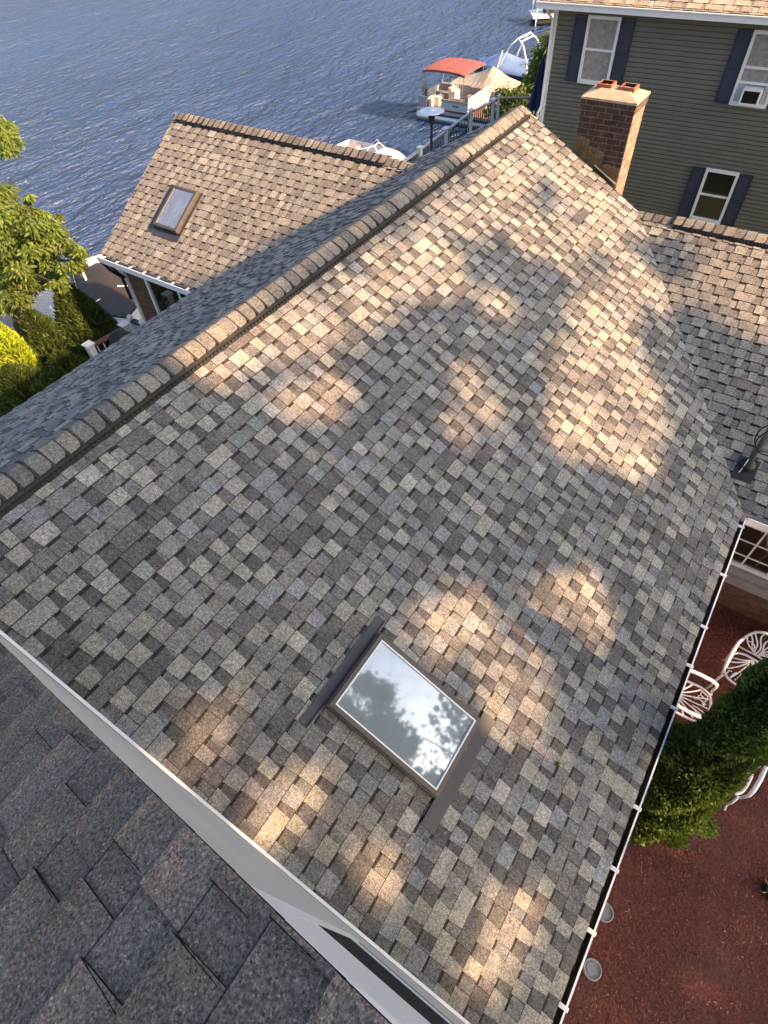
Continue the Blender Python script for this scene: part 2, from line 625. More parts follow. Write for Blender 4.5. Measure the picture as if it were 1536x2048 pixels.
def shingles(mb, O, U, V, Nn, poly, expo=.1386, phase=0, pal=PAL_TAB, palb=PAL_BASE, wmin=.08, wmax=.17, gmin=.065, gmax=.14, hb=.0075, ht=.006, band=True, scale=1, slot=0, edge_w=.005, butt_shadow_w=.0065):
    """laminated shingles as real overlapping pieces on the plane O + s*U + v*V"""
    O, U, V, Nn = Vector(O), Vector(U), Vector(V), Vector(Nn)
    poly = ccw(poly)
    ss = [p[0] for p in poly]
    vs = [p[1] for p in poly]
    s_end, v_lo, v_hi = max(ss), min(vs), max(vs)
    flip = U.cross(V).dot(Nn) < 0

    def emit(q, hfun, skirt, col, edge):
        q = clip(ccw(q), poly)
        if len(q) < 3:
            return
        top = [O + U * a + V * b + Nn * hfun(a) for a, b in q]
        if flip:
            mb.face(top[::-1], 0, col)
        else:
            mb.face(top, 0, col)
        if skirt:
            for i in range(len(top)):
                p, r = top[i], top[(i + 1) % len(top)]
                d = Nn * -skirt
                f = [p, p + d, r + d, r]
                mb.face(f[::-1] if flip else f, 0, edge)
    j = math.floor((min(ss) - phase) / expo)
    while phase + j * expo < s_end:
        s0 = phase + j * expo
        s1 = s0 + expo
        hB = lambda a: hb * (a - s0) / expo + .001
        v = v_lo - random.uniform(0, .3)
        while v < v_hi:
            w = random.uniform(.25, .7) * scale
            emit([(s0, v), (s1, v), (s1, v + w), (s0, v + w)], hB, hb + .003, pick(palb, .08), (.02, .019, .018))
            v += w
        hT = lambda a: hb * (a - s0) / expo + ht + .001
        v = v_lo - random.uniform(0, .3)
        while v < v_hi:
            w = random.uniform(wmin, wmax) * scale
            if random.random() < .15:
                w *= 1.6
            g = random.uniform(gmin, gmax) * scale
            t = random.uniform(.0, .012)
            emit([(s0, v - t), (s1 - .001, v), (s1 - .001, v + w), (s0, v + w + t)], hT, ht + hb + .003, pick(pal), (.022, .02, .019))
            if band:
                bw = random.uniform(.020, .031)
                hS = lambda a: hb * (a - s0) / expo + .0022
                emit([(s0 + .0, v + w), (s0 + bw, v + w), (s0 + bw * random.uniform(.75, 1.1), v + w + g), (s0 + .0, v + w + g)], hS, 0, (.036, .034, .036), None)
            if edge_w:  # dark strips beside each tab: cut asphalt edge plus painted crevice shade
                for va, vb in ((v - edge_w, v), (v + w, v + w + edge_w)):
                    emit([(s0, va), (s1 - .002, va), (s1 - .002, vb), (s0, vb)], lambda a: hb * (a - s0) / expo + .0035, 0, (.040, .038, .038), None)
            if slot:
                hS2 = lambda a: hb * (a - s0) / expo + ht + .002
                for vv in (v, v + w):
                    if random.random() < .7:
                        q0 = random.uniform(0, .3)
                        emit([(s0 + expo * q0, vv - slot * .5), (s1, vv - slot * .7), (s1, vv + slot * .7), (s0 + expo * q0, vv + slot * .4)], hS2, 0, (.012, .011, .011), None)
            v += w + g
        if butt_shadow_w:  # dark strip below each butt line, its drop shadow laid in as colour
            emit([(s0, v_lo), (s0 + butt_shadow_w, v_lo), (s0 + butt_shadow_w, v_hi), (s0, v_hi)], lambda a: hb * (a - s0) / expo + ht + .0018, 0, (.045, .043, .042), None)
        j += 1

def ridge_caps(mb, P, V, length, X, tx_l, tx_r, hw, lift, expo=.1375, start=0, pal=None, butt_sign=1, thick=.0065):
    """caps wrapped over a ridge. X: horizontal unit across; right side has slope tx_r, left tx_l"""
    P, V, X = Vector(P), Vector(V), Vector(X)
    Z = Vector((0, 0, 1))
    pal = pal or [((.185, .175, .158), .5), ((.150, .143, .135), .3), ((.21, .195, .165), .2)]
    ts = [-1, -.86, -.62, -.38, -.2, 0, .2, .38, .62, .86, 1]

    def prof(t):
        a = abs(t)
        sl = tx_r if t > 0 else tx_l
        d = a * hw * 1.0
        rr = .28
        z = -sl * hw * (math.sqrt(a * a + rr * rr * .35) - rr * .59)   # rounded apex
        return X * (d if t > 0 else -d) + Z * z
    n = int(length / expo)
    for i in range(n):
        v0, v1 = start + i * expo, start + (i + 1) * expo
        if butt_sign < 0:
            va, vb = v1, v0
        else:
            va, vb = v0, v1
        col = pick(pal, .12)
        vm = va + (vb - va) * .17
        dark = (.05, .048, .048)
        A, Mid, B, Bd = [], [], [], []
        jx, jz, jv, jr = random.gauss(0, .004), random.uniform(0, .004), random.gauss(0, .006), random.gauss(0, .008)
        for t in ts:
            q = prof(t)
            pull = 0
            if abs(t) > .99:
                pull = .030
            elif abs(t) > .8:
                pull = .008
            pv = vb - math.copysign(pull, vb - va) + jv + jr * t
            q = q + X * jx + Z * jz
            A.append(P + q + V * va + Z * (lift + .001))
            Mid.append(P + q + V * vm + Z * (lift + .001 + thick * .17))
            B.append(P + q + V * pv + Z * (lift + .001 + thick))
            Bd.append(P + q + V * pv + Z * (lift - .002))
        order = 1 if V.cross(X).z < 0 else -1
        if butt_sign < 0:
            order = -order
        for k in range(len(ts) - 1):
            for a, b, c in ((A, Mid, dark), (Mid, B, col), (B, Bd, (.03, .028, .027))):
                f = [a[k], a[k + 1], b[k + 1], b[k]]
                mb.face(f if order > 0 else f[::-1], 0, c)
        for k in (0, len(ts) - 1):
            dn = Z * -(thick + .003)
            mb.face([A[k], B[k], B[k] + dn, A[k] + dn], 0, (.05, .047, .045))

# =================================================================== HOUSE
house = thing('brick_house', 'brick lakeside house with cross-gabled multi-tone shingle roofs filling the middle of the photo', 'house', (0, 4, GZ))

def part(mb, name, mats, parent=None, **kw):
    return mb.build(name, mats, parent or house, world=True, **kw)

# --- main roof, right slope
mb = MB()
xv = -RWZ / TM
S = lambda x: x / CM
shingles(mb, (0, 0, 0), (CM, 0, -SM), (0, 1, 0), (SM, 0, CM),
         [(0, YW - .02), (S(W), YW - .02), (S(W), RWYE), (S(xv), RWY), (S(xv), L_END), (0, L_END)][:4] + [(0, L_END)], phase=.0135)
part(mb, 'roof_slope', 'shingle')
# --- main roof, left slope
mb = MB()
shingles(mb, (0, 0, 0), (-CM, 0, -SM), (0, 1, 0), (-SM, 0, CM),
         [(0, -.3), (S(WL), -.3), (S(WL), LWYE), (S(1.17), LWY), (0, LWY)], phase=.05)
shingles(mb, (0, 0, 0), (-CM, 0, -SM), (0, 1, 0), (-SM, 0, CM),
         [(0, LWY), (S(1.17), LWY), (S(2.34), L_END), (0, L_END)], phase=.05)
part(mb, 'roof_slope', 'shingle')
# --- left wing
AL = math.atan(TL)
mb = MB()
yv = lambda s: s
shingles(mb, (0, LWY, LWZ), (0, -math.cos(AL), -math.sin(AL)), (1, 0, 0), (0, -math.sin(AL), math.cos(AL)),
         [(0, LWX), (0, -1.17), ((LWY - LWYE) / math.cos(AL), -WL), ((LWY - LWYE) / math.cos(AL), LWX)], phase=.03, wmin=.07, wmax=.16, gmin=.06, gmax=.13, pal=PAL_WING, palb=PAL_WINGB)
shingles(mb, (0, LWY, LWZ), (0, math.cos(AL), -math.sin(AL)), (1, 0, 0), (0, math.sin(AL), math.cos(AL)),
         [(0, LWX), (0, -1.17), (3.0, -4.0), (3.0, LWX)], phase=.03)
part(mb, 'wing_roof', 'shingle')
# --- right wing
AR = math.atan(TR)
mb = MB()
XE = 9.5
shingles(mb, (0, RWY, RWZ), (0, -math.cos(AR), -math.sin(AR)), (1, 0, 0), (0, -math.sin(AR), math.cos(AR)),
         [(0, xv), (0, XE), ((RWY - RWYE) / math.cos(AR), XE), ((RWY - RWYE) / math.cos(AR), W)], phase=.06, wmin=.07, wmax=.16, gmin=.06, gmax=.13, pal=PAL_WING, palb=PAL_WINGB)
shingles(mb, (0, RWY, RWZ), (0, math.cos(AR), -math.sin(AR)), (1, 0, 0), (0, math.sin(AR), math.cos(AR)),
         [(0, xv), (0, XE), (3.6, XE), (3.6, xv)], phase=.06)
part(mb, 'wing_roof', 'shingle')
# --- sheathing bodies under the shingles
mb = MB()
d = .012
def slab(poly):
    mb.prism([(x, y, z - d) for x, y, z in poly], (0, 0, -.14))
slab([(0, L_END - .02, 0), (0, -.3, 0), (W - .03, -.3, -TM * (W - .03)), (W - .03, RWYE, -TM * (W - .03)), (xv, L_END - .02, RWZ)])
slab([(-.001, L_END - .02, 0), (-2.34, L_END - .02, -2.34 * TM), (-1.17, LWY, LWZ), (-WL + .03, LWYE, -TM * (WL - .03)), (-WL + .03, -.3, -TM * (WL - .03)), (-.001, -.3, 0)])
slab([(LWX + .03, LWY, LWZ), (LWX + .03, LWYE + .03, LWZE + .02), (-WL, LWYE + .03, LWZE + .02), (-1.17, LWY, LWZ)])
slab([(LWX + .03, LWY, LWZ), (-1.17, LWY, LWZ), (-4.06, 11.0, LWZE + .02), (LWX + .03, 11.0, LWZE + .02)])
slab([(xv, RWY, RWZ), (W, RWYE + .03, EZ + .01), (XE, RWYE + .03, EZ + .01), (XE, RWY, RWZ)])
slab([(xv, RWY, RWZ), (XE, RWY, RWZ), (XE, 12.6, RWZ - TR * 3.17), (xv, 12.6, RWZ - TR * 3.17)])
part(mb, 'roof_deck', 'white')

# --- valley strips: shingles woven across the right valley
mb = MB()
p0, p1 = Vector((xv, RWY, RWZ)), Vector((W, RWYE, EZ))
# --- ridge vents
def vent(y0, y1, axis, P, hwid, tl, tr, lift):
    m_ = MB()
    ln = y1 - y0
    V = Vector(axis)
    X = Vector((1, 0, 0)) if abs(V.y) > .5 else Vector((0, -1, 0))
    P = Vector(P)
    Z = Vector((0, 0, 1))
    q = [(-hwid, -tl * hwid), (-hwid, -tl * hwid + lift - .004), (0, lift - .006), (hwid, -tr * hwid + lift - .004), (hwid, -tr * hwid)]
    secs = [[P + X * a + Z * b + V * t for a, b in q] for t in (y0, y1)]
    m_.loft(secs, 0)
    n = int(ln / .046)
    for i in range(n):
        t = y0 + (i + .5) * ln / n
        for sg, tt in ((1, tr), (-1, tl)):
            c = P + X * (sg * (hwid + .010)) + Z * (-tt * hwid + lift * .38) + V * t
            m_.obox(c, X * .012, V * .013, Z * (lift * .42), 0)
        c = P + X * (hwid + .012) + Z * (-tr * hwid + lift * .55) + V * t
    for sg, tt in ((1, tr), (-1, tl)):
        cf = P + X * (sg * (hwid + .011)) + Z * (-tt * (hwid + .011) + .012) + V * ((y0 + y1) / 2)
        m_.obox(cf, X * .012 - Z * (sg * tt * .012), V * (ln / 2), Z * .002, 0)
        c0 = P + X * (sg * (hwid + .022)) + Z * (-tt * hwid - .002 - tt * .022 + .007) + V * ((y0 + y1) / 2)
        m_.obox(c0, X * .005, V * (ln / 2), Z * .007, 0)
    return m_
part(vent(-.1, 9.33, (0, 1, 0), (0, 0, 0), .163, TM, TM, .034), 'ridge_vent', 'vent')
mb = MB()
ridge_caps(mb, (0, 0, 0), (0, 1, 0), 9.62, (1, 0, 0), TM, TM, .152, .034, start=-.12)
part(mb, 'ridge_cap', 'shingle')
part(vent(-6.52, -1.75, (1, 0, 0), (0, LWY, LWZ), .13, TL, TL, .040), 'ridge_vent', 'vent')
mb = MB()
ridge_caps(mb, (0, LWY, LWZ), (1, 0, 0), 4.82, (0, -1, 0), TL, TL, .14, .040, start=-6.55, butt_sign=1)
ridge_caps(mb, (0, LWY, LWZ), (1, 0, 0), .9, (0, -1, 0), TL, TL, .13, .006, start=-1.9)
ridge_caps(mb, (0, LWY, LWZ), (1, 0, 0), .28, (0, -1, 0), TL, TL, .13, .006, start=-6.69)
part(mb, 'ridge_cap', 'shingle')
part(vent(2.62, 9.4, (1, 0, 0), (0, RWY, RWZ), .13, TR, TR, .045), 'ridge_vent', 'vent')
mb = MB()
ridge_caps(mb, (0, RWY, RWZ), (1, 0, 0), 6.9, (0, -1, 0), TR, TR, .14, .045, start=2.6)
ridge_caps(mb, (0, RWY, RWZ), (1, 0, 0), .6, (0, -1, 0), TR, TR, .13, .008, start=xv - .03)
part(mb, 'ridge_cap', 'shingle')
# rake strip: dark shingles bent over the far rake toward the chimney
mb = MB()
O = Vector((0, L_END, 0))
for k in range(19):
    s0, s1 = k * .115, (k + 1) * .115
    x0, x1 = s0 * CM, s1 * CM
    col = pick([((.07, .07, .074), .6), ((.10, .098, .1), .4)])
    h0, h1 = .010, .018
    A = [Vector((x0, L_END - .015, -x0 * TM + h0)), Vector((x1, L_END - .015, -x1 * TM + h1)), Vector((x1, L_END + .15, -x1 * TM - .085 + h1)), Vector((x0, L_END + .15, -x0 * TM - .085 + h0))]
    mb.face(A, 0, col)
    mb.face([A[1], A[1] - Vector((0, 0, .02)), A[2] - Vector((0, 0, .02)), A[2]], 0, (.03, .03, .03))
    mb.face([A[3], A[2], A[2] - Vector((0, 0, .09)), A[3] - Vector((0, 0, .09))], 0, (.06, .06, .062))
    mb.face([A[0], A[0] - Vector((0, 0, .03)), A[1] - Vector((0, 0, .03)), A[1]], 0, (.06, .06, .062))
part(mb, 'rake_trim', 'shingle')

# --- walls
mb = MB()
for bx in ((4.66, 4.74, YW - .12, 6.28, GZ - .3, EZ - .05), (4.70, 9.4, 6.30, 6.40, GZ - .3, EZ + .12),
           (-3.80, -3.70, -.3, 5.9, GZ - 1.2, -WL * TM), (-6.53, -3.72, 5.95, 6.05, GZ - 1.4, LWZE + .08)):
    mb = MB()
    mb.box(*bx)
    part(mb, 'brick_wall', 'brick')
mb = MB()
mb.prism([(-6.55, 6.06, GZ - 1.6), (-6.55, 10.7, GZ - 1.6), (-6.55, 10.7, LWZ - TL * 2.34 - .18), (-6.55, LWY, LWZ - .18), (-6.55, 6.06, LWZ - TL * 2.3 - .18)], (.1, 0, 0))
part(mb, 'gable_wall', 'brick')
mb = MB()
mb.prism([(-3.7, 9.3, GZ - .6), (4.6, 9.3, GZ - .6), (4.6, 9.3, -4.6 * TM - .18), (0, 9.3, -.18), (-3.7, 9.3, -3.7 * TM - .18)], (0, .1, 0))
part(mb, 'gable_wall', 'brick')
mb = MB()
mb.box(-6.60, -6.52, 5.90, 5.94, GZ - 1.3, LWZE - .02)
mb.box(-6.60, -6.56, 5.94, 6.02, GZ - 1.3, LWZE - .02)
part(mb, 'corner_trim', 'white')

# --- gutters (U channel, straps are their own parts)
def gutter(name, a, b, out, drop, ext=.068, lip=.014):
    """a,b: points on the shingle edge; out: horizontal outward unit"""
    g = MB()
    a, b, o = Vector(a), Vector(b), Vector(out)
    Z = Vector((0, 0, 1))
    V = (b - a).normalized()
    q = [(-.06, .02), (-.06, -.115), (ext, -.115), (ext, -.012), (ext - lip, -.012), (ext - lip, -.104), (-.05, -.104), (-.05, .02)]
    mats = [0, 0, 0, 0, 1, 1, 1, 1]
    secs = []
    for t in (a, b):
        secs.append([t + o * x + Z * (z - drop) for x, z in q])
    n = len(q)
    for k in range(n):
        g.face([secs[0][k], secs[0][(k + 1) % n], secs[1][(k + 1) % n], secs[1][k]], mats[k])
    g.face(secs[0][::-1], 0)
    g.face(secs[1], 0)
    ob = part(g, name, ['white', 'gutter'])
    dm = MB()
    ln = (b - a).length
    K = int(ln / .12)
    for k in range(K):
        t0, t1 = k / K, (k + 1) / K
        h = -.1 + random.uniform(.004, .02)
        w0 = random.uniform(-.045, -.02)
        P0, P1 = a.lerp(b, t0), a.lerp(b, t1)
        dm.face([P0 + o * w0 + Z * (h - drop), P1 + o * (w0 + random.uniform(-.01, .01)) + Z * (h - drop), P1 + o * random.uniform(.0, .055) + Z * (h - drop + .002), P0 + o * random.uniform(.0, .055) + Z * (h - drop + .002)])
    dd = part(dm, 'leaf_debris', 'debris', ob)
    return ob
def strap(ob, c, o, along):
    g = MB()
    C, o, V = Vector(c), Vector(o), Vector(along)
    Z = Vector((0, 0, 1))
    g.obox(C + o * .03 + Z * -.012, o * .048, V * .017, Z * .004)
    g.obox(C + o * .03 + Z * -.006, o * .048, V * .004, Z * .004)
    part(g, 'gutter_strap', 'white', ob)
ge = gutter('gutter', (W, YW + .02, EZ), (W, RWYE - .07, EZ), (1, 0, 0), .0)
for y in (4.89, 4.12, 3.60, 3.08, 2.02, 1.46, .95, .40, 5.70):
    strap(ge, (W, y, EZ + .004), (1, 0, 0), (0, 1, 0))
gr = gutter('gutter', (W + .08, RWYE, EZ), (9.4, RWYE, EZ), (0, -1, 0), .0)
for x in (5.9, 7.0, 8.2):
    strap(gr, (x, RWYE, EZ + .004), (0, -1, 0), (1, 0, 0))
gl = gutter('gutter', (LWX - .02, LWYE, LWZE), (-WL - .02, LWYE, LWZE), (0, -1, 0), .0, .085)
for k in range(7):
    strap(gl, (LWX + .16 + k * .38, LWYE, LWZE + .004), (0, -1, 0), (1, 0, 0))
g4 = gutter('gutter', (-WL, LWYE - .06, -WL * TM), (-WL, -.3, -WL * TM), (-1, 0, 0), .0, .03, .010)
# downspout elbows at the left wing corner
mb = MB()
mb.tube([(-6.68, 5.62, -2.28), (-6.62, 5.70, -2.50), (-6.60, 5.86, -2.72), (-6.60, 5.86, -3.2)], .03, 8)
mb.tube([(-6.50, 5.62, -2.28), (-6.44, 5.72, -2.50), (-6.50, 5.86, -2.70)], .022, 8)
part(mb, 'downspout', 'black')

# --- left wing patio window
def window(parent, name, x0, x1, z0, z1, y, fw=.06, rails=(), muntv=(), munth=(), glass='darkglass', dep=.05, world=True, curtain=None, mw=.018):
    """window on a wall facing -y with its face at y"""
    f = MB()
    f.box(x0, x0 + fw, y - dep, y + .02, z0, z1)
    f.box(x1 - fw, x1, y - dep, y + .02, z0, z1)
    f.box(x0 + fw, x1 - fw, y - dep, y + .02, z1 - fw, z1)
    f.box(x0 + fw, x1 - fw, y - dep - .012, y + .02, z0, z0 + fw * 1.3)
    bl = f.build(name, 'white', parent, world=world)
    s = MB()
    for z in rails:
        s.box(x0 + fw, x1 - fw, y - dep * .62, y + .0, z - .022, z + .022)
    for x in muntv:
        s.box(x - mw / 2, x + mw / 2, y - dep * .5, y + .001, z0 + fw * 1.3, z1 - fw)
    for z in munth:
        s.box(x0 + fw, x1 - fw, y - dep * .45, y + .002, z - mw / 2, z + mw / 2)
    if s.f:
        s.build('sash_bar', 'white', bl, world=world)
    g = MB()
    g.box(x0 + fw * .9, x1 - fw * .9, y - .008, y + .004, z0 + fw, z1 - fw * .9)
    g.build('pane', glass, bl, world=world)
    return bl
window(house, 'patio_window', -5.93, -4.3, -4.6, -2.42, 5.95, .07, (), (-5.0,), (), 'darkglass', .05, mw=.06)
window(house, 'window', 5.10, 6.9, -4.02, -2.92, 6.30, .05, (), (5.43, 5.76, 6.09, 6.42, 6.7), (-3.22, -3.51, -3.79), 'darkglass', .03, mw=.022)
mb = MB()
mb.box(5.0, 7.0, 6.21, 6.29, -4.14, -4.03)
mb.box(5.0, 7.0, 6.16, 6.295, -4.30, -4.145)
part(mb, 'window_sill', 'stone')

# --- skylights
def skylight(P, U, V, Nn, s0, s1, v0, v1, h, glassm, head, sill, fr=.042, seal=True, boxed=False):
    P, U, V, Nn = Vector(P), Vector(U), Vector(V), Vector(Nn)
    pt = lambda s, v, k: P + U * s + V * v + Nn * k
    root = bpy.data.objects.new('skylight', None)
    COL.objects.link(root)
    root.parent = house
    f = MB()
    def bar(a0, a1, b0, b1, k0, k1, m=0):
        f.hexa([pt(a0, b0, k0), pt(a1, b0, k0), pt(a1, b1, k0), pt(a0, b1, k0), pt(a0, b0, k1), pt(a1, b0, k1), pt(a1, b1, k1), pt(a0, b1, k1)], m)
    bar(s0, s0 + fr, v0, v1, 0, h)
    bar(s1 - fr, s1, v0, v1, 0, h)
    bar(s0 + fr, s1 - fr, v0, v0 + fr, 0, h)
    bar(s0 + fr, s1 - fr, v1 - fr, v1, 0, h)
    bar(s0 - .012, s1 + .012, v0 - .012, v0 + .018, h * .45, h * .8)
    bar(s0 - .012, s1 + .012, v1 - .018, v1 + .012, h * .45, h * .8)
    bar(s1 - .02, s1 + .013, v0 + .02, v1 - .02, h * .45, h * .8)
    bar(s0 - .013, s0 + .02, v0 + .02, v1 - .02, h * .45, h * .8)
    part(f, 'skylight_frame', 'bronze', root, bevel=.004)
    g = MB()
    kk = h - .012
    g.hexa([pt(s0 + fr, v0 + fr, 0), pt(s1 - fr, v0 + fr, 0), pt(s1 - fr, v1 - fr, 0), pt(s0 + fr, v1 - fr, 0), pt(s0 + fr, v0 + fr, kk), pt(s1 - fr, v0 + fr, kk), pt(s1 - fr, v1 - fr, kk), pt(s0 + fr, v1 - fr, kk)])
    part(g, 'skylight_glass', glassm, root)
    if seal:
        f = MB()
        w = .011
        a0, a1, b0, b1 = s0 + fr - .004, s1 - fr + .004, v0 + fr - .004, v1 - fr + .004
        bar(a0, a0 + w, b0, b1, kk - .004, h + .004)
        bar(a1 - w, a1, b0, b1, kk - .004, h + .004)
        bar(a0 + w, a1 - w, b0, b0 + w, kk - .004, h + .004)
        bar(a0 + w, a1 - w, b1 - w, b1, kk - .004, h + .004)
        part(f, 'glass_seal', 'white', root)
    for (a0, a1, b0, b1) in head + sill:
        f = MB()
        f.hexa([pt(a0, b0, .01), pt(a1, b0, .01), pt(a1, b1, .01), pt(a0, b1, .01), pt(a0, b0, .0155), pt(a1, b0, .0155), pt(a1, b1, .0155), pt(a0, b1, .0155)])
        am_ = (a0 + a1) / 2
        e0 = a1 - .006 if am_ < (s0 + s1) / 2 else a0
        f.hexa([pt(e0, b0 + .01, .0156), pt(e0 + .006, b0 + .01, .0156), pt(e0 + .006, b1 - .01, .0156), pt(e0, b1 - .01, .0156), pt(e0, b0 + .01, .034), pt(e0 + .006, b0 + .01, .034), pt(e0 + .006, b1 - .01, .034), pt(e0, b1 - .01, .034)])
        part(f, 'flashing', 'flash', root)
    return root
skylight((0, 0, 0), (CM, 0, -SM), (0, 1, 0), (SM, 0, CM), 2.925, 4.035, .945, 1.66, .105, 'skyglass',
         [(2.825, 2.91, .73, 1.80)], [(4.05, 4.19, .735, 1.765)])
skylight((0, LWY, LWZ), (0, -math.cos(AL), -math.sin(AL)), (1, 0, 0), (0, -math.sin(AL), math.cos(AL)), 1.43, 2.26, -5.68, -5.07, .09, 'skyglass2',
         [(1.40, 2.38, -5.84, -5.70), (1.40, 2.26, -5.055, -5.00)], [(2.275, 2.42, -5.68, -5.0)], fr=.05, seal=False)

# --- chimney
CX0, CX1, CY0, CY1, CZ = .84, 1.585, 9.60, 10.10, .205
mb = MB()
mb.box(CX0, CX1, CY0, CY1, -3.0, CZ - .155)
mb.box(CX0 - .022, CX1 + .022, CY0 - .022, CY1 + .022, CZ - .155, CZ - .04)
ch = part(mb, 'chimney', 'chimbrick')
mb = MB()
a = [(CX0 - .03, CY0 - .03), (CX1 + .03, CY0 - .03), (CX1 + .03, CY1 + .03), (CX0 - .03, CY1 + .03)]
b = [(CX0 + .16, CY0 + .14), (CX1 - .16, CY0 + .14), (CX1 - .16, CY1 - .12), (CX0 + .16, CY1 - .12)]
secs = [[(x, y, CZ - .04) for x, y in a], [(x, y, CZ - .012) for x, y in a], [(x, y, CZ + .055) for x, y in b]]
for j in range(2):
    for k in range(4):
        mb.face([secs[j][k], secs[j][(k + 1) % 4], secs[j + 1][(k + 1) % 4], secs[j + 1][k]])
mb.face(secs[2])
mb.face(secs[0][::-1])
part(mb, 'chimney_crown', 'mortar', ch)
def flue(x, y, zb):
    f = MB()
    r, t = .105, .022
    q = [(-r, -r), (r, -r), (r, r), (-r, r)]
    q2 = [(-r + t, -r + t), (r - t, -r + t), (r - t, r - t), (-r + t, r - t)]
    o0 = [(x + u, y + v, zb) for u, v in q]
    o1 = [(x + u, y + v, zb + .075) for u, v in q]
    i1 = [(x + u, y + v, zb + .075) for u, v in q2]
    i0 = [(x + u, y + v, zb + .006) for u, v in q2]
    for k in range(4):
        l = (k + 1) % 4
        f.face([o0[k], o0[l], o1[l], o1[k]])
        f.face([o1[k], o1[l], i1[l], i1[k]])
        f.face([i1[k], i1[l], i0[l], i0[k]], 1)
    f.face(i0, 1)
    f.face(o0[::-1])
    return part(f, 'flue', ['clay', 'soot'], ch)
flue(1.04, CY0 + .30, CZ + .02)
flue(1.37, CY0 + .29, CZ + .02)
# remnants of stucco on the chimney face, bottom left
mb = MB()
def zr(x):
    return -x * TM + .03
for poly in ([(CX0, zr(CX0) - .1), (CX0 + .21, zr(CX0 + .21) - .1), (CX0 + .215, -.33), (CX0 + .1, -.30), (CX0, -.29)],
             [(CX0 + .222, zr(CX0 + .222) - .1), (CX0 + .46, zr(CX0 + .46) - .1), (CX0 + .47, -.47), (CX0 + .34, -.43), (CX0 + .222, -.40)],
             [(CX0 + .47, zr(CX0 + .47) - .1), (CX1 - .002, zr(CX1) - .1), (CX1 - .002, -.64), (CX0 + .55, -.60), (CX0 + .47, -.63)]):
    mb.prism([(x, CY0 - .009, z) for x, z in poly], (0, .0085, 0))
part(mb, 'stucco_patch', 'stucco', ch)
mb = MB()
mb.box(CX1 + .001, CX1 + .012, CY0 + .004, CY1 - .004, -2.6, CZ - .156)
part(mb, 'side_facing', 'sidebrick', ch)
mb = MB()
mb.obox((1.40, CY0 - .03, -1.40 * TM + .012), Vector((CM, 0, -SM)) * .22, (0, .028, 0), Vector((SM, 0, CM)) * .004)
part(mb, 'flashing', 'steel', ch)

# --- service mast on the right wing
mz = lambda y: RWZ - TR * (RWY - y)
mast = bpy.data.objects.new('service_mast', None)
COL.objects.link(mast)
mast.parent = house
mb = MB()
mb.tube([(4.83, 6.47, mz(6.47) - .05), (4.83, 6.47, -1.9), (4.83, 6.47, -1.5)], .036, 14)
part(mb, 'mast_pipe', 'steel', mast, smooth=True)
mb = MB()
nR = Vector((0, -math.sin(AR), math.cos(AR)))
uR = Vector((0, -math.cos(AR), -math.sin(AR)))
c = Vector((4.83, 6.47, mz(6.47)))
mb.obox(c + nR * .014 + uR * .06, (.12, 0, 0), uR * .16, nR * .003)
mb.lathe([(.095, .0), (.092, .03), (.06, .075), (.044, .10), (.037, .10)], tuple(c + nR * .01), 20)
part(mb, 'mast_boot', 'rubber', mast, smooth=False)
mb = MB()
mb.tube([(4.83 + .19 * math.cos(t) + .09, 6.44 - .03 * math.sin(t * 2), -1.93 + .20 * math.sin(t)) for t in np.linspace(0, 2 * PI, 28, endpoint=False)], .008, 6, closed=True)
mb.tube([(4.83 + .16 * math.cos(t) + .09, 6.40 + .02 * math.sin(t * 2), -1.92 + .23 * math.sin(t + .2)) for t in np.linspace(0, 2 * PI, 28, endpoint=False)], .008, 6, closed=True)
part(mb, 'cable_loop', 'rubber', mast, smooth=True)
mb = MB()
mb.tube([(4.80, 6.43, mz(6.43) + .16), (4.79, 6.38, mz(6.38) + .05), (4.775, 6.35, mz(6.35) + .012)], .006, 6)
part(mb, 'ground_wire', 'white', mast)

# --- upper storey: siding wall, window, old dark roof
ZK0, TK = .0328, .5189            # dark roof plane z = ZK0 + TK*x
mb = MB()
ex = .098
x_lo, x_hi = .03, 5.4
zz = -6.0
while zz < 3.0:
    z0, z1 = zz, zz + ex
    def span(z):
        # inside: under the dark roof and (for display) above the main slope
        return max(x_lo, (z - ZK0 + .07) / TK)
    a0, a1 = span(z0), span(z1)
    if a1 < x_hi:
        mb.face([(x_hi, YW + .006, z0), (a0, YW + .006, z0), (a1, YW - .009, z1), (x_hi, YW - .009, z1)])
        mb.face([(x_hi, YW - .012, z0), (a0, YW - .012, z0), (a0, YW + .006, z0), (x_hi, YW + .006, z0)])
    zz += ex
mb.box(x_lo, x_hi, YW - .12, YW - .02, -6, .0)
part(mb, 'siding_wall', 'cream')
mb = MB()
mb.prism([(.03, YW - .10, ZK0 - .10), (5.4, YW - .10, ZK0 - .10 ), (5.4, YW - .10, ZK0 + TK * 5.4 - .09)], (0, .04, 0))
part(mb, 'wall_backing', 'cream')
mb = MB()
for s in range(1):
    mb.obox((W / 2, YW + .018, -W / 2 * TM + .017), Vector((CM, 0, -SM)) * (W / 2 / CM), (0, .010, 0), Vector((SM, 0, CM)) * .003)
    mb.obox((W / 2, YW + .0095, -W / 2 * TM + .022), Vector((CM, 0, -SM)) * (W / 2 / CM), (0, .002, 0), Vector((SM, 0, CM)) * .012)
part(mb, 'step_flashing', 'white')
uw = MB()
yf = YW + .012
x0, x1, zb, zt = 3.69, 5.2, -.42, 1.78
uw.box(x0, x0 + .055, YW - .05, yf, zb, zt)
uw.box(x0 + .055, x1, YW - .05, yf + .002, 1.42, zt)
uw.box(x0 + .055, x1, YW - .05, yf - .001, 1.03, 1.41)
uw.box(x0 + .055, x1, YW - .05, yf - .002, .50, .60)
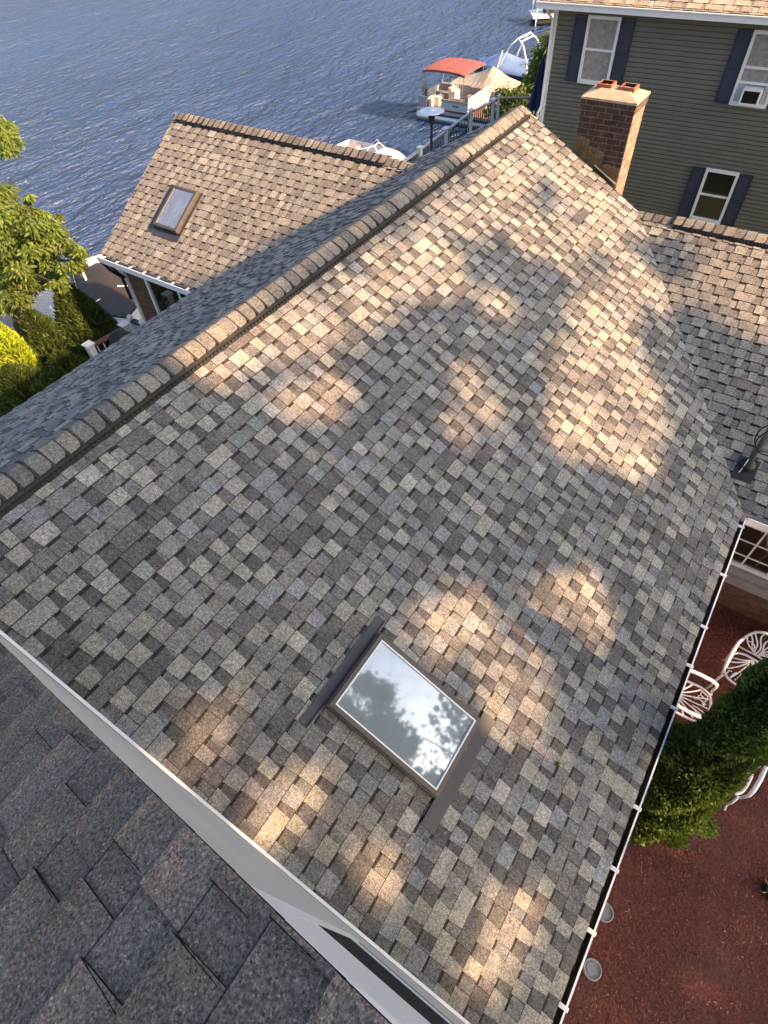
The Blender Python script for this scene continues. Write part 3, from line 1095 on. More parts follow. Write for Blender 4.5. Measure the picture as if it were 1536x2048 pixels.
uw.box(x0 + .055, x1, YW - .05, yf + .004, -.04, .05)
uw.box(x0 + .055, x1, YW - .05, yf - .002, zb, zb + .03)
uwo = part(uw, 'window', 'white')
g = MB()
g.box(x0 + .05, x1, YW - .05, YW + .0105, zb + .03, 1.032)
part(g, 'pane', 'dullglass', uwo)
# old roof
AK = math.atan(TK)
mb = MB()
XR = 5.3
Ok = (XR, 0, ZK0 + TK * XR)
random.seed(5)
shingles(mb, Ok, (-math.cos(AK), 0, -math.sin(AK)), (0, 1, 0), (-math.sin(AK), 0, math.cos(AK)),
         [(0, -.063), ((XR + .3) / math.cos(AK), -.063), ((XR + .3) / math.cos(AK), -5), (0, -5)], expo=.135, phase=.02, pal=PAL_OLD, palb=PAL_OLD,
         wmin=.14, wmax=.22, gmin=.05, gmax=.17, hb=.010, ht=.009, band=False, slot=.0013, edge_w=.0012, butt_shadow_w=.0035)
shingles(mb, Ok, (math.cos(AK), 0, -math.sin(AK)), (0, 1, 0), (math.sin(AK), 0, math.cos(AK)),
         [(0, -.063), (2.2, -.063), (2.2, -5), (0, -5)], expo=.135, phase=.02, pal=PAL_OLD, palb=PAL_OLD, band=False)
up = part(mb, 'upper_roof', 'oldshingle')
mb = MB()
mb.prism([(-.2, -.078, ZK0 - TK * .2 - .012), (XR, -.078, ZK0 + TK * XR - .012), (XR, -.078, ZK0 + TK * XR - .05), (-.2, -.078, ZK0 - TK * .2 - .05)], (0, -4.9, 0))
part(mb, 'roof_deck', 'bark', up)
# litter on the old roof: pine needles, pale bits
mb = MB()
for k in range(26):
    x, y = random.uniform(1.2, 4.2), random.uniform(-1.2, -.1)
    z = ZK0 + TK * x + .016
    a = random.uniform(0, PI)
    l = random.uniform(.01, .05)
    mb.tube([(x - l * math.cos(a), y - l * math.sin(a), z - TK * l * math.cos(a)), (x, y, z + .003), (x + l * math.cos(a + .3), y + l * math.sin(a + .3), z + TK * l * math.cos(a + .3))], .0009, 4)
lit = part(mb, 'pine_needles', 'wood', up)

# --- small weed growing on the main roof
s_, y_ = 4.86, 1.83
wp = Vector((s_ * CM, y_, -s_ * SM)) + Vector((SM, 0, CM)) * .008
wd = thing('roof_weed', 'tiny green weed', 'weed', wp)
wd['label'] = 'tiny tuft of green weed sprouting from the shingles between the large skylight and the gutter'
nn = 40
Dd = rng.standard_normal((nn, 3)) * .7 + np.array([SM, 0, CM])
Pp = np.array(wp) + Dd / np.linalg.norm(Dd, axis=1)[:, None] * .02
leaves('weed_blades', Pp, Dd, .055, .008, rng.uniform(.7, 1.2, (nn, 1)) * np.ones((1, 3)), 'green', wd)

n_ = 70
ss_, yy_ = rng.uniform(.4, 5.5, n_), rng.uniform(.1, 5.8, n_)
Pl = np.stack([ss_ * CM, yy_, -ss_ * SM], 1) + np.array([SM, 0, CM]) * .019
Dl = np.stack([rng.standard_normal(n_) * CM, rng.standard_normal(n_), np.zeros(n_)], 1)
Dl[:, 2] = -Dl[:, 0] * TM
sp_l = np.cross(Dl, np.tile([SM, 0, CM], (n_, 1)))
sp_l = np.cross(sp_l, Dl)
lit_ = leaves('leaf_litter', Pl, Dl, rng.uniform(.015, .05, n_), rng.uniform(.006, .014, n_), rng.uniform(.5, 1.2, (n_, 1)) * np.array([[.34, .27, .16]]), 'chips', spread=sp_l)
struct(lit_, 'stuff')

# =================================================================== TERRAIN, WATER, MULCH
def zg(x):
    if x > -5.5:
        return GZ - .09
    if x > -12.3:
        t = (x + 12.3) / 6.8
        t = t * t * (3 - 2 * t)
        return -8.9 + t * (GZ - .09 + 8.9)
    return max(-8.9 + (x + 12.3) * .25, -12)
mb = MB()
xs = [-30, -20, -14] + [-13 + .5 * k for k in range(17)] + [-4, 0, 10, 30, 90, 400]
ys = [-300, -60, -20, 0, 10, 20, 40, 80, 300]
for i in range(len(xs) - 1):
    for j in range(len(ys) - 1):
        a, b, c, d_ = xs[i], xs[i + 1], ys[j], ys[j + 1]
        mb.face([(a, c, zg(a)), (b, c, zg(b)), (b, d_, zg(b)), (a, d_, zg(a))])
struct(mb.build('ground', 'ground'))
mb = MB()
mb.face([(-900, -900, WZ), (-8, -900, WZ), (-8, 1200, WZ), (-900, 1200, WZ)])
struct(mb.build('lake', 'water'))
mb = MB()
K = 40
for i in range(K):
    for j in range(K):
        xa, xb = 4.6 + 7 * i / K, 4.6 + 7 * (i + 1) / K
        ya, yb = -3 + 9.4 * j / K, -3 + 9.4 * (j + 1) / K
        h = lambda x, y: GZ + .012 * math.sin(x * 5.1 + math.sin(y * 3)) + .012 * math.sin(y * 4.3 + x)
        mb.face([(xa, ya, h(xa, ya)), (xb, ya, h(xb, ya)), (xb, yb, h(xb, yb)), (xa, yb, h(xa, yb))])
struct(mb.build('mulch_bed', 'mulch', smooth=True))
n = 30000
P = np.stack([rng.uniform(4.9, 8.4, n), rng.uniform(-1.2, 6.25, n), rng.uniform(GZ + .0, GZ + .035, n)], 1)
D = np.stack([rng.standard_normal(n), rng.standard_normal(n), rng.standard_normal(n) * .3], 1)
cc = np.array([.165, .060, .050]) * rng.uniform(.45, 1.35, (n, 1)) + rng.uniform(0, .012, (n, 1))
sel = rng.random(n) < .035
cc[sel] = np.array([.30, .19, .14]) * rng.uniform(.6, 1.2, (sel.sum(), 1))
sp = np.stack([rng.standard_normal(n) * .25, rng.standard_normal(n) * .25, np.ones(n)], 1)
sp = np.cross(D, sp)
o = leaves('mulch_chips', P, D, rng.uniform(.02, .055, n), rng.uniform(.006, .014, n), cc, 'chips', spread=np.cross(sp, D) * -1)
struct(o, 'stuff')

# =================================================================== YARD THINGS (right)
def grey_lid(loc, label):  # round grey lids with a raised rim, lying on the mulch
    t = thing('round_lid', label, 'stepping stone', loc, group='round lids in the mulch')
    b = MB()
    b.lathe([(.098, 0), (.100, .035), (.098, .05), (.088, .053), (.082, .046), (.078, .038), (.0, .040)], n=36)
    b.build('lid_disc', 'lid', t, smooth=False)
    b = MB()
    b.tube([(.060 * math.cos(t_) * (1 + .1 * math.sin(3 * t_)), .060 * math.sin(t_), .041) for t_ in np.linspace(.4, 2 * PI - .6, 30)], .004, 6)
    b.build('rim_mark', 'lid', t)
    return t
grey_lid((5.565, 1.02, GZ), 'round grey lid in red mulch, nearly fully clear of the gutter')
grey_lid((5.49, 1.58, GZ), 'round grey lid half hidden behind the white gutter edge')

def chair_meshes(t):
    f = MB()
    # seat rim
    rim = [(.25 * math.cos(a) * (1 if abs(math.cos(a)) < .8 else .98), .24 * math.sin(a), .43) for a in np.linspace(0, 2 * PI, 28, endpoint=False)]
    sq = []
    for a in np.linspace(0, 2 * PI, 32, endpoint=False):
        ca, sa = math.cos(a), math.sin(a)
        k = (abs(ca) ** 3.2 + abs(sa) ** 3.2) ** (-1 / 3.2)
        sq.append((.25 * ca * k, .25 * sa * k, .43))
    f.tube(sq, .017, 8, closed=True)
    # fern lattice
    for i in range(-4, 5):
        a = i * .2
        pts = []
        for q in np.linspace(0, 1, 8):
            r = q * .46
            pts.append((-.23 + r * math.cos(a * (1 + q * .6)), r * math.sin(a * (1 + q * .6)) * .95, .432 - .008 * math.sin(q * PI)))
        pts = [p for p in pts if abs(p[1]) < .24 and p[0] < .24]
        f.tube(pts, .0095, 6)
    for i in range(-3, 4):
        if i:
            f.tube([(.02 + .03 * abs(i), i * .05, .432), (.11, i * .065 + .012, .432), (.20, i * .06 - .02, .432)], .008, 6)
    f.build('seat', 'castwhite', t, smooth=True)
    b = MB()
    arc = []
    for q in np.linspace(0, 1, 22):
        a = PI * q
        k = (abs(math.cos(a)) ** 3 + abs(math.sin(a)) ** 3) ** (-1 / 3)
        arc.append((-.25 - .13 * min(1, math.sin(a) * k), -.25 * math.cos(a) * k, .44 + .46 * math.sin(a) * k))
    b.tube(arc, .018, 8)
    b.tube([(-.262, -.245, .50), (-.275, 0, .505), (-.262, .245, .50)], .012, 6)
    for i in range(-4, 5):
        a = i * .21
        pts = []
        for q in np.linspace(0, 1, 8):
            h = q * .37
            y = h * math.sin(a * (1.2 - .3 * q)) * 1.25 + .022 * math.sin(q * 7 + i)
            z = .505 + h * math.cos(a * .9)
            if abs(y) < .24 and z < .88:
                pts.append((-.27 - .11 * (z - .5) / .4, y, z))
        if len(pts) > 1:
            b.tube(pts, .010, 6)
    for sg in (-1, 1):
        b.tube([(-.30 - .02 * math.cos(q), sg * (.13 + .05 * math.cos(q)), .62 + .05 * math.sin(q)) for q in np.linspace(0, 5, 12)], .009, 6)
    b.build('backrest', 'castwhite', t, smooth=True)
    for sg in (-1, 1):
        a = MB()
        pts = [(-.31, sg * .245, .66), (-.2, sg * .275, .665), (-.02, sg * .285, .66), (.14, sg * .28, .65), (.215, sg * .272, .62), (.225, sg * .262, .56), (.22, sg * .25, .44)]
        a.tube(pts, [.018, .022, .025, .025, .022, .017, .016], 8)
        a.build('armrest', 'castwhite', t, smooth=True)
    for sx, sy in ((1, -1), (1, 1), (-1, -1), (-1, 1)):
        l = MB()
        l.tube([(sx * .225, sy * .225, .43), (sx * .245, sy * .24, .25), (sx * .235, sy * .235, .10), (sx * .275, sy * .26, .0)], [.018, .016, .014, .018], 8)
        l.build('leg', 'castwhite', t, smooth=True)
chA = thing('garden_chair', 'white cast lattice garden chair whose curved backrest shows above the big arborvitae', 'chair', (6.02, 5.08, GZ), R(-97), 'white garden chairs')
chair_meshes(chA)
for loc, rz, lab in (((5.50, 4.30, GZ), R(3), 'white garden chair half under the gutter, only an arm and lattice seat showing'),
                     ((6.12, 3.70, GZ), R(-100), 'white garden chair below the table, one slanted leg showing on the mulch')):
    c = copy_tree(chA)
    c.location = loc
    c.rotation_euler = (0, 0, rz)
    c['label'] = lab
tb = thing('garden_table', 'round white cast lattice garden table peeking out beside the arborvitae at the right edge', 'table', (6.60, 4.32, GZ))
b = MB()
b.tube([(.40 * math.cos(a), .40 * math.sin(a), .68) for a in np.linspace(0, 2 * PI, 40, endpoint=False)], .02, 8, closed=True)
for k in range(26):
    a = 2 * PI * k / 26
    b.tube([(.10 * math.cos(a), .10 * math.sin(a), .684), (.25 * math.cos(a + .14), .25 * math.sin(a + .14), .684), (.39 * math.cos(a), .39 * math.sin(a), .684)], .010, 6)
b.tube([(.24 * math.cos(a), .24 * math.sin(a), .684) for a in np.linspace(0, 2 * PI, 30, endpoint=False)], .012, 6, closed=True)
b.lathe([(.10, .675), (.10, .69), (0, .69)], n=20)
b.build('tabletop', 'castwhite', tb, smooth=True)
for k in range(3):
    a = 2 * PI * k / 3 + .5
    l = MB()
    l.tube([(.06 * math.cos(a), .06 * math.sin(a), .67), (.08 * math.cos(a), .08 * math.sin(a), .35), (.17 * math.cos(a), .17 * math.sin(a), .14), (.30 * math.cos(a), .30 * math.sin(a), .0)], .018, 8)
    l.build('leg', 'castwhite', tb, smooth=True)

# dark stump hole with a few twigs at the right edge
st = thing('tree_stump', 'small dark rotted stump with pale splinters at the right edge of the mulch', 'stump', (6.98, 2.80, GZ))
b = MB()
b.lathe([(.10, 0), (.085, .06), (.07, .075), (.04, .03), (0, .02)], n=14)
b.build('stump_wood', 'soot', st)
for k in range(5):
    a = k * 1.26
    b = MB()
    b.tube([(.05 * math.cos(a), .05 * math.sin(a), .05), (.13 * math.cos(a), .13 * math.sin(a), .08)], .007, 5)
    b.build('splinter', 'wood', st)

# =================================================================== PLANTS
def thuja(name, label, base, h, r, n, mat='thuja', group=None, ln=.07, wd=.03, lumps=60, jit=.16, tip=.12, rot_out=1.0, lean=(0, 0), lr=.17):
    base = Vector(base)
    t = thing(name, label, 'tree', base, group=group)
    tr = MB()
    tr.tube([(0, 0, -.05), (lean[0] * .4, lean[1] * .4, h * .5), (lean[0] * .93, lean[1] * .93, h * .93)], [.06, .04, .01], 7)
    tr.build('trunk', 'bark', t)
    u = rng.random(n) ** .8
    th = rng.random(n) * 2 * PI
    # profile: fat low, rounded toward a point
    def prof(q):
        return r * np.clip((1 - q) ** .62 * (.72 + .55 * np.minimum(q * 3.2, 1) ** .8 - .25 * np.clip(q - .3, 0, 1)), 0, 2) + tip * r * (1 - q)
    cu, ct, ca = rng.random(lumps), rng.random(lumps) * 2 * PI, rng.uniform(-1, 1, lumps)
    lump = np.zeros(n)
    for k in range(lumps):
        dth = np.abs((th - ct[k] + PI) % (2 * PI) - PI)
        d2 = ((u - cu[k]) * h / (lr * 1.7)) ** 2 + (dth * r * .8 / lr) ** 2
        lump += ca[k] * np.exp(-d2)
    lump = np.clip(lump, -1, 1)
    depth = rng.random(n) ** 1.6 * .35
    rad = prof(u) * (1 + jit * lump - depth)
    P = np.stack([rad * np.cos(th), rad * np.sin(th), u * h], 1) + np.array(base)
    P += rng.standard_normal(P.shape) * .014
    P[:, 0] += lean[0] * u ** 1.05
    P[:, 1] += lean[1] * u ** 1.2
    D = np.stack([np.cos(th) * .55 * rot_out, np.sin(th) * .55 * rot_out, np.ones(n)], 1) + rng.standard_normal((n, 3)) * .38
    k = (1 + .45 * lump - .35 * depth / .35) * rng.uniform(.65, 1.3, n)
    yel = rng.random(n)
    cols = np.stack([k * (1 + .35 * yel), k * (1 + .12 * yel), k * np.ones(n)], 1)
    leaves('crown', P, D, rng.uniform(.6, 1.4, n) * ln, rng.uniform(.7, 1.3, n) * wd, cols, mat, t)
    return t
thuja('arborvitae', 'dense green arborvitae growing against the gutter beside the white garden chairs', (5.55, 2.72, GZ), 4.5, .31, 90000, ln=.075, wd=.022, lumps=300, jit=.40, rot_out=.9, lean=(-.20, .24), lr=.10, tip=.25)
GA = 'arborvitae hedge by the deck'
thuja('arborvitae', 'arborvitae nearest the dark covered boat, right end of the hedge on the left', (-8.15, 5.38, zg(-8.2)), 3.35, .98, 26000, 'hedge', group=GA, ln=.15, wd=.036, lumps=150, jit=.26, lr=.13)
thuja('arborvitae', 'arborvitae in the middle of the left hedge, between its taller neighbour and the golden shrub', (-8.45, 4.55, zg(-8.5)), 3.3, 1.0, 26000, 'hedge', group=GA, ln=.15, wd=.036, lumps=150, jit=.26, lr=.13)
thuja('arborvitae', 'low dark arborvitae between the white deck post and the shaded roof edge', (-7.35, 4.25, zg(-7.4)), 2.0, .95, 18000, 'hedge', group=GA, ln=.15, wd=.04, lumps=120, jit=.26, lr=.13)
thuja('arborvitae', 'dark arborvitae at the left edge of the photo below the golden shrub', (-7.6, 3.35, zg(-7.6)), 2.3, 1.0, 18000, 'hedge', group=GA, ln=.15, wd=.04, lumps=120, jit=.26, lr=.13)
thuja('golden_arborvitae', 'bright yellow sunlit arborvitae at the left edge of the photo', (-8.45, 3.82, zg(-8.45)), 3.45, .72, 18000, 'golden', ln=.14, wd=.04, lumps=120, jit=.26, lr=.12)

def broadleaf(name, label, base, clusters, n_per, ln, wd, mat, trunk_pts, cat='tree', group=None, droop=.5, limb=True, reject=None):
    t = thing(name, label, cat, base, group=group)
    tr = MB()
    b = Vector(base)
    tp = [Vector(p) - b for p in trunk_pts]
    tr.tube(tp, [max(.02, .16 * (1 - i / len(tp))) for i in range(len(tp))], 8)
    if limb:
        for (x, y, z, r_) in clusters:
            c = Vector((x, y, z)) - b
            k = min(range(len(tp)), key=lambda i: (tp[i] - c).length)
            m_ = (tp[k] + c) / 2 + Vector((0, 0, .15))
            tr.tube([tp[k], m_, c], [.05, .032, .012], 6)
    tr.build('trunk', 'bark', t)
    Ps, Ds, Cs = [], [], []
    for (x, y, z, r_) in clusters:
        ns = max(6, int(14 * r_ * r_ + 6))
        sub = rng.standard_normal((ns, 3))
        sub /= np.linalg.norm(sub, axis=1)[:, None]
        sub *= (rng.random((ns, 1)) ** .4) * r_ * np.array([1, 1, .75])
        for s_ in sub:
            m_ = int(n_per * r_ * r_ / ns)
            q = rng.standard_normal((m_, 3)) * r_ * np.array([.2, .2, .13])
            Ps.append(q + s_ + np.array((x, y, z)))
            dd = q.copy()
            dd[:, 2] = -droop * np.abs(q[:, 0]) - .1 * r_
            Ds.append(dd + rng.standard_normal((m_, 3)) * .12 * r_)
            k = rng.uniform(.7, 1.25, (m_, 1)) * rng.uniform(.75, 1.2)
            yl = rng.random((m_, 1)) * .35
            Cs.append(np.concatenate([k * (1 + yl), k * (1 + yl * .4), k * (1 - yl * .5)], 1))
    P, D, C_ = np.concatenate(Ps), np.concatenate(Ds), np.concatenate(Cs)
    if reject is not None:
        keep = ~reject(P)
        P, D, C_ = P[keep], D[keep], C_[keep]
    m_ = len(P)
    leaves('crown', P, D, rng.uniform(.7, 1.3, m_) * ln, rng.uniform(.7, 1.3, m_) * wd, C_, mat, t)
    return t
broadleaf('deciduous_tree', 'leafy tree with sunlit yellow-green leaves over the water on the left', (-9.9, 4.3, zg(-9.9)),
          [(-7.34, 5.39, -2.34, .30), (-7.93, 5.38, -2.18, .46), (-8.82, 5.48, -2.07, .56), (-9.71, 5.66, -2.03, .5), (-8.23, 4.95, -2.56, .5), (-9.02, 4.96, -2.56, .68), (-8.34, 4.42, -2.97, .40), (-7.33, 4.95, -2.62, .2),
           (-9.93, 4.97, -2.36, .8), (-10.49, 6.62, -1.04, .42), (-10.17, 6.61, -1.2, .22), (-8.31, 5.84, -1.96, .2), (-7.03, 5.52, -2.15, .16), (-8.86, 5.84, -1.82, .22)],
          15000, .11, .042, 'leaf', [(-9.9, 4.3, -8.0), (-9.8, 4.4, -6.0), (-9.6, 4.6, -4.2), (-9.6, 5.0, -3.0), (-9.9, 5.4, -2.0), (-10.4, 6.3, -1.3)])
broadleaf('broadleaf_shrub', 'tall green shrub with yellow-green leaves at the corner of the green house', (-7.0, 27.2, zg(-7.0)),
          [(-7.35, 27.6, -4.6, .8), (-7.2, 26.8, -5.3, .75), (-6.4, 27.6, -3.9, .9), (-7.0, 26.8, -6.1, .8), (-6.0, 27.4, -3.2, .7), (-6.2, 26.9, -5.2, .9)],
          4200, .18, .085, 'leaf', [(-7.0, 27.2, -6.6), (-6.8, 27.2, -5.2), (-6.5, 27.3, -4.0)], 'shrub')
broadleaf('round_shrub', 'low dark green rounded shrub behind the white deck railing', (-7.0, 24.3, zg(-7.0)),
          [(-7.0, 24.4, -4.75, .62), (-6.4, 24.3, -4.9, .7), (-7.3, 24.2, -5.2, .6), (-6.6, 24.2, -5.7, .8)],
          4200, .12, .06, 'thuja', [(-7.0, 24.3, -6.4), (-6.9, 24.3, -5.4)], 'shrub', droop=.1)
broadleaf('yard_plant', 'small feathery green plant at the foot of the brick wall', (6.30, 6.02, GZ),
          [(6.28, 6.02, GZ + .22, .20), (6.40, 6.0, GZ + .32, .16)], 9000, .06, .018, 'green', [(6.3, 6.02, GZ), (6.32, 6.02, GZ + .25)], 'plant', droop=-.3, limb=False)

# ---- tall trees on the sun side of the house: they cast the dappled shade
LIT = [(0.35, 8.91, .44), (1.07, 9.03, .44), (1.74, 8.79, .44), (.55, 7.8, .34), (2.16, 9.04, .33), (.7, 6.65, .25), (.73, 5.69, .24), (.67, 5.03, .24), (.66, 4.37, .21), (.57, 3.78, .23), (.46, 3.29, .2), (.31, 2.92, .15), (.25, 2.62, .14), (1.11, 3.12, .2), (.99, 2.89, .12), (2.13, 8.3, .27), (1.87, 7.89, .21), (2.77, 8.16, .27), (3.26, 8.12, .2), (2.85, 7.4, .27), (2.8, 6.8, .26), (3.23, 6.61, .31), (3.12, 5.84, .24), (3.24, 5.31, .23), (3.35, 4.95, .17), (3.68, 5.21, .23), (4.06, 5.39, .25), (3.66, 6.44, .22), (4.05, 6.13, .17), (.71, 8.97, .22), (.93, 7.18, .2), (1.48, 7.13, .2), (2.33, 3.99, .07), (2.41, 4.35, .09), (1.15, 5.54, .12), (1.73, 5.73, .1), (4.28, 2.99, .27), (4.41, 3.36, .2), (4.28, 2.74, .17), (3.53, 2.35, .17), (3.38, 2.07, .1), (4.25, 2.06, .19), (4.19, 1.86, .11), (4.49, 2.01, .09), (2.32, .31, .07), (3.08, .15, .13), (3.14, .37, .09), (2.42, .02, .05), (3.0, -.03, .06), (3.94, .28, .09), (4.94, .52, .09), (5.07, .43, .11), (5.12, .73, .06), (5.04, .2, .06)]
DRK = [(1.13, 8.3, .18), (1.38, 7.93, .19), (2.37, 7.81, .21), (1.75, 6.39, .25), (3.0, 9.16, .16), (.29, 6.58, .18), (.54, 6.84, .15), (3.49, 7.19, .15)]
SEMI = [(1.1, 7.9, 1.15), (2.5, 7.7, .8), (3.2, 5.9, .75), (.75, 5.2, .5), (.6, 4.0, .4), (.5, 6.6, .5), (3.75, 2.25, .28), (4.3, 1.95, .25), (2.0, 4.6, .3)]
tx, tw = [], []
# main roof targets
gs = .085
for s_ in np.arange(-.25, 5.72, gs):
    for y in np.arange(-.12, 9.5, gs):
        s2, y2 = s_ + random.uniform(-.05, .05), y + random.uniform(-.05, .05)
        if s2 > 5.676 or (y2 > RWYE and s2 > S(W) - (y2 - RWYE) * (S(W) - S(xv)) / (RWY - RWYE) + .25):
            continue
        lit = False
        for a, b_, r_ in LIT:
            th_ = math.atan2(y2 - b_, s2 - a)
            wob = 1 + .22 * math.sin(3 * th_ + a * 9) + .16 * math.sin(5 * th_ + b_ * 7)
            if (s2 - a) ** 2 + (y2 - b_) ** 2 < wob * wob * (r_ * random.uniform(1.05, 1.25) + .045) ** 2:
                lit = True
                break
        if lit:
            for a, b_, r_ in DRK:
                if (s2 - a) ** 2 + (y2 - b_) ** 2 < (r_ * .85) ** 2:
                    lit = False
        # the far end of the ridge is open to the sun
        if not lit and y2 > 7.6 and s2 < 1.0 and random.random() < .75:
            lit = not any((s2 - a) ** 2 + (y2 - b_) ** 2 < r_ ** 2 for a, b_, r_ in DRK)
        if lit:
            if s2 > 0 and random.random() < .12:
                tx.append((s2 * CM, y2, -s2 * SM, 1, .13))
            continue
        if s2 < 0:
            if not 2.4 < y2 < 9:
                tx.append((0, y2, -s2 * .3 + .05, 2))
            continue
        dm = min(math.hypot(s2 - a, y2 - b_) - r_ for a, b_, r_ in LIT)
        semi = any((s2 - a) ** 2 + (y2 - b_) ** 2 < r_ ** 2 for a, b_, r_ in SEMI) and not any((s2 - a) ** 2 + (y2 - b_) ** 2 < r_ ** 2 for a, b_, r_ in DRK)
        if semi or dm < (.2 if y2 > 1.2 else .05):
            if random.random() < (.8 if semi else .95):
                tx.append((s2 * CM, y2, -s2 * SM, 2 if semi else random.choice((1, 2, 3, 5)), .13))
            continue
        tx.append((s2 * CM, y2, -s2 * SM, 7, .30 if dm > .42 else (.2 if dm > .28 else .13)))
for x in np.arange(3.45, 5.3, .13):
    for z in np.arange(-2.4, 1.95, .13):
        if z > -x * TM and z < ZK0 + TK * x:
            tx.append((x, YW + .02, z, 5, .18))
# lower half of the right wing roof, its wall and the yard
for x in np.arange(3.3, 9.4, .14):
    for y in np.arange(5.95, 8.25, .14):
        if x > xv + (RWY - y) * (W - xv) / (RWY - RWYE) - .1 and y < 8.05 + .15 * math.sin(x * 3):
            tx.append((x + random.uniform(-.06, .06), y + random.uniform(-.06, .06), RWZ - TR * (RWY - y), 6))
for x in np.arange(4.8, 9.6, .17):
    for y in np.arange(-2.2, 6.3, .17):
        tx.append((x + random.uniform(-.08, .08), y + random.uniform(-.08, .08), GZ, 7, .25))
for x in np.arange(4.8, 6.0, .2):
    for z in np.arange(-4.6, -1, .2):
        for y in (2.2, 2.7, 3.2):
            if random.random() < .8:
                tx.append((x, y, z, 2))
T, K = [], []
s_np = np.array(SUN)
TS = []
for q_ in tx:
    x, y, z, k = q_[:4]
    for _ in range(k):
        TS.append(q_[4] if len(q_) > 4 else .16)
        dd = random.uniform(12.5, 19.5) + max(0, (x - 2) * -.2)
        T.append((x + s_np[0] * dd, y + s_np[1] * dd + random.gauss(0, .02), z + s_np[2] * dd + random.gauss(0, .02)))
T = np.array(T)
TS = np.array(TS)[T[:, 2] > GZ + .4]
T = T[T[:, 2] > GZ + .4]
trunks = [(17.4, -.4), (16.2, 2.8), (18.2, 5.6), (16.6, 8.0), (18.0, 10.3)]
own = np.argmin(np.stack([(T[:, 0] - a) ** 2 * .25 + (T[:, 1] - b_) ** 2 for a, b_ in trunks], 1), 1)
# upper crowns seen mirrored in the skylight; they stay clear of the sun's path to the left wing and the lake side
UP = {0: [(15.5, -.5, 7.5, 1.9), (14.5, .6, 10.0, 1.7), (15.2, .0, 12.6, 1.4)],
      1: [(14.6, 2.4, 7.6, 1.3), (14.4, 3.0, 9.6, 1.3), (14.3, 4.3, 11.6, 1.35), (14.2, 4.4, 13.2, 1.2), (14.2, 3.8, 14.6, 1.2), (13.8, 2.4, 6.4, 1.0), (14.3, 4.0, 8.4, .9)],
      2: [(14.8, 4.7, 8.6, .85), (14.6, 5.0, 10.4, .75), (14.6, 6.0, 11.6, .45), (14.6, 6.2, 12.8, .3), (14.8, 4.4, 6.9, .6)],
      3: [], 4: []}
def lit_zone(P):
    """would a leaf here shade the left wing or the trees on the lake side?"""
    k = (P[:, 0] + 3.5) / s_np[0]
    y = P[:, 1] - s_np[1] * k
    z = P[:, 2] - s_np[2] * k
    return (y > 3.3) & (z > -4) & (z < -.2)
def lit_roof(P):
    k = (P @ np.array([SM, 0, CM])) / (s_np @ np.array([SM, 0, CM]))
    q = P - k[:, None] * s_np
    ss, yy = q[:, 0] / CM, q[:, 1]
    hit = (ss < .1) & (ss > -1) & (yy > 2.3) & (yy < 9.6)
    for a, b_, r_ in LIT:
        hit |= (ss - a) ** 2 + (yy - b_) ** 2 < (r_ + .14) ** 2
    return hit
labs = ['tall tree beyond the yard at the near end, shading the garden', 'tall tree beyond the yard mirrored in the big skylight', 'slim tall tree beyond the middle of the yard', 'low spreading tree beyond the right wing of the house', 'low tree standing past the far end of the house']
for i, (a, b_) in enumerate(trunks):
    t = thing('shade_tree', labs[i], 'tree', (a, b_, GZ), group='trees on the sunny side of the house')
    P1 = T[own == i]
    Ps = [P1]
    for (x, y, z, r_) in UP[i]:
        ns = int(26 * r_ * r_) + 8
        sub = rng.standard_normal((ns, 3))
        sub = sub / np.linalg.norm(sub, axis=1)[:, None] * (rng.random((ns, 1)) ** .45) * r_ * np.array([.9, .9, 1.0])
        for q in sub:
            Ps.append(rng.standard_normal((70, 3)) * .2 + q + np.array((x, y, z)))
    Pall = np.concatenate(Ps)
    n1 = len(P1)
    keep = np.ones(len(Pall), bool)
    keep[n1:] = ~(lit_zone(Pall[n1:]) | lit_roof(Pall[n1:]))
    sz = np.concatenate([TS[own == i] * rng.uniform(.8, 1.2, n1), rng.uniform(.14, .24, len(Pall) - n1)])[keep]
    Pall = Pall[keep]
    n_ = len(Pall)
    leaves('crown', Pall, rng.standard_normal((n_, 3)), sz, sz * .72, rng.uniform(.7, 1.3, (n_, 1)) * np.ones((1, 3)), 'shade', t)
    tr = MB()
    top = 15 if i < 3 else 8
    tr.tube([(0, 0, -.1), (.1, 0, top * .4), (-2.2, .1, top)], [.16, .12, .03], 9)
    tr.build('trunk', 'bark', t)

# =================================================================== GREEN NEIGHBOUR HOUSE
gh = thing('green_house', 'dark green clapboard house with navy shutters at the top right', 'house', (0, 0, GZ), R(1.6))
D0 = 16.5
zo = -GZ       # local z = world z + zo
def gpart(mb, name, mats, parent=None, **kw):
    return mb.build(name, mats, parent or gh, **kw)
mb = MB()
ex = .0905
z = -1.5
while z < 4.9:
    gz_ = z + ex - .015
    mb.face([(-1.93, D0 - .024, z), (9, D0 - .024, z), (9, D0 - .014, gz_), (-1.93, D0 - .014, gz_)])
    mb.face([(-1.93, D0 - .014, gz_), (9, D0 - .014, gz_), (9, D0 + .02, gz_ - .004), (-1.93, D0 + .02, gz_ - .004)])
    mb.face([(-1.93, D0 + .02, gz_ - .004), (9, D0 + .02, gz_ - .004), (9, D0 + .02, z + ex), (-1.93, D0 + .02, z + ex)])
    mb.face([(-1.93, D0 + .02, z), (9, D0 + .02, z), (9, D0 - .024, z), (-1.93, D0 - .024, z)][::-1])
    z += ex
mb.box(-1.90, 9, D0 + .03, D0 + 7, -1.5, 4.9)
gpart(mb, 'siding_wall', 'greensiding')
mb = MB()
mb.box(-2.04, -1.93, D0 - .025, D0 + .06, -1.5, zo - .2)
mb.box(-2.06, -2.042, D0 + .06, D0 + .16, -1.5, zo - .2)
gpart(mb, 'corner_trim', 'white')
mb = MB()
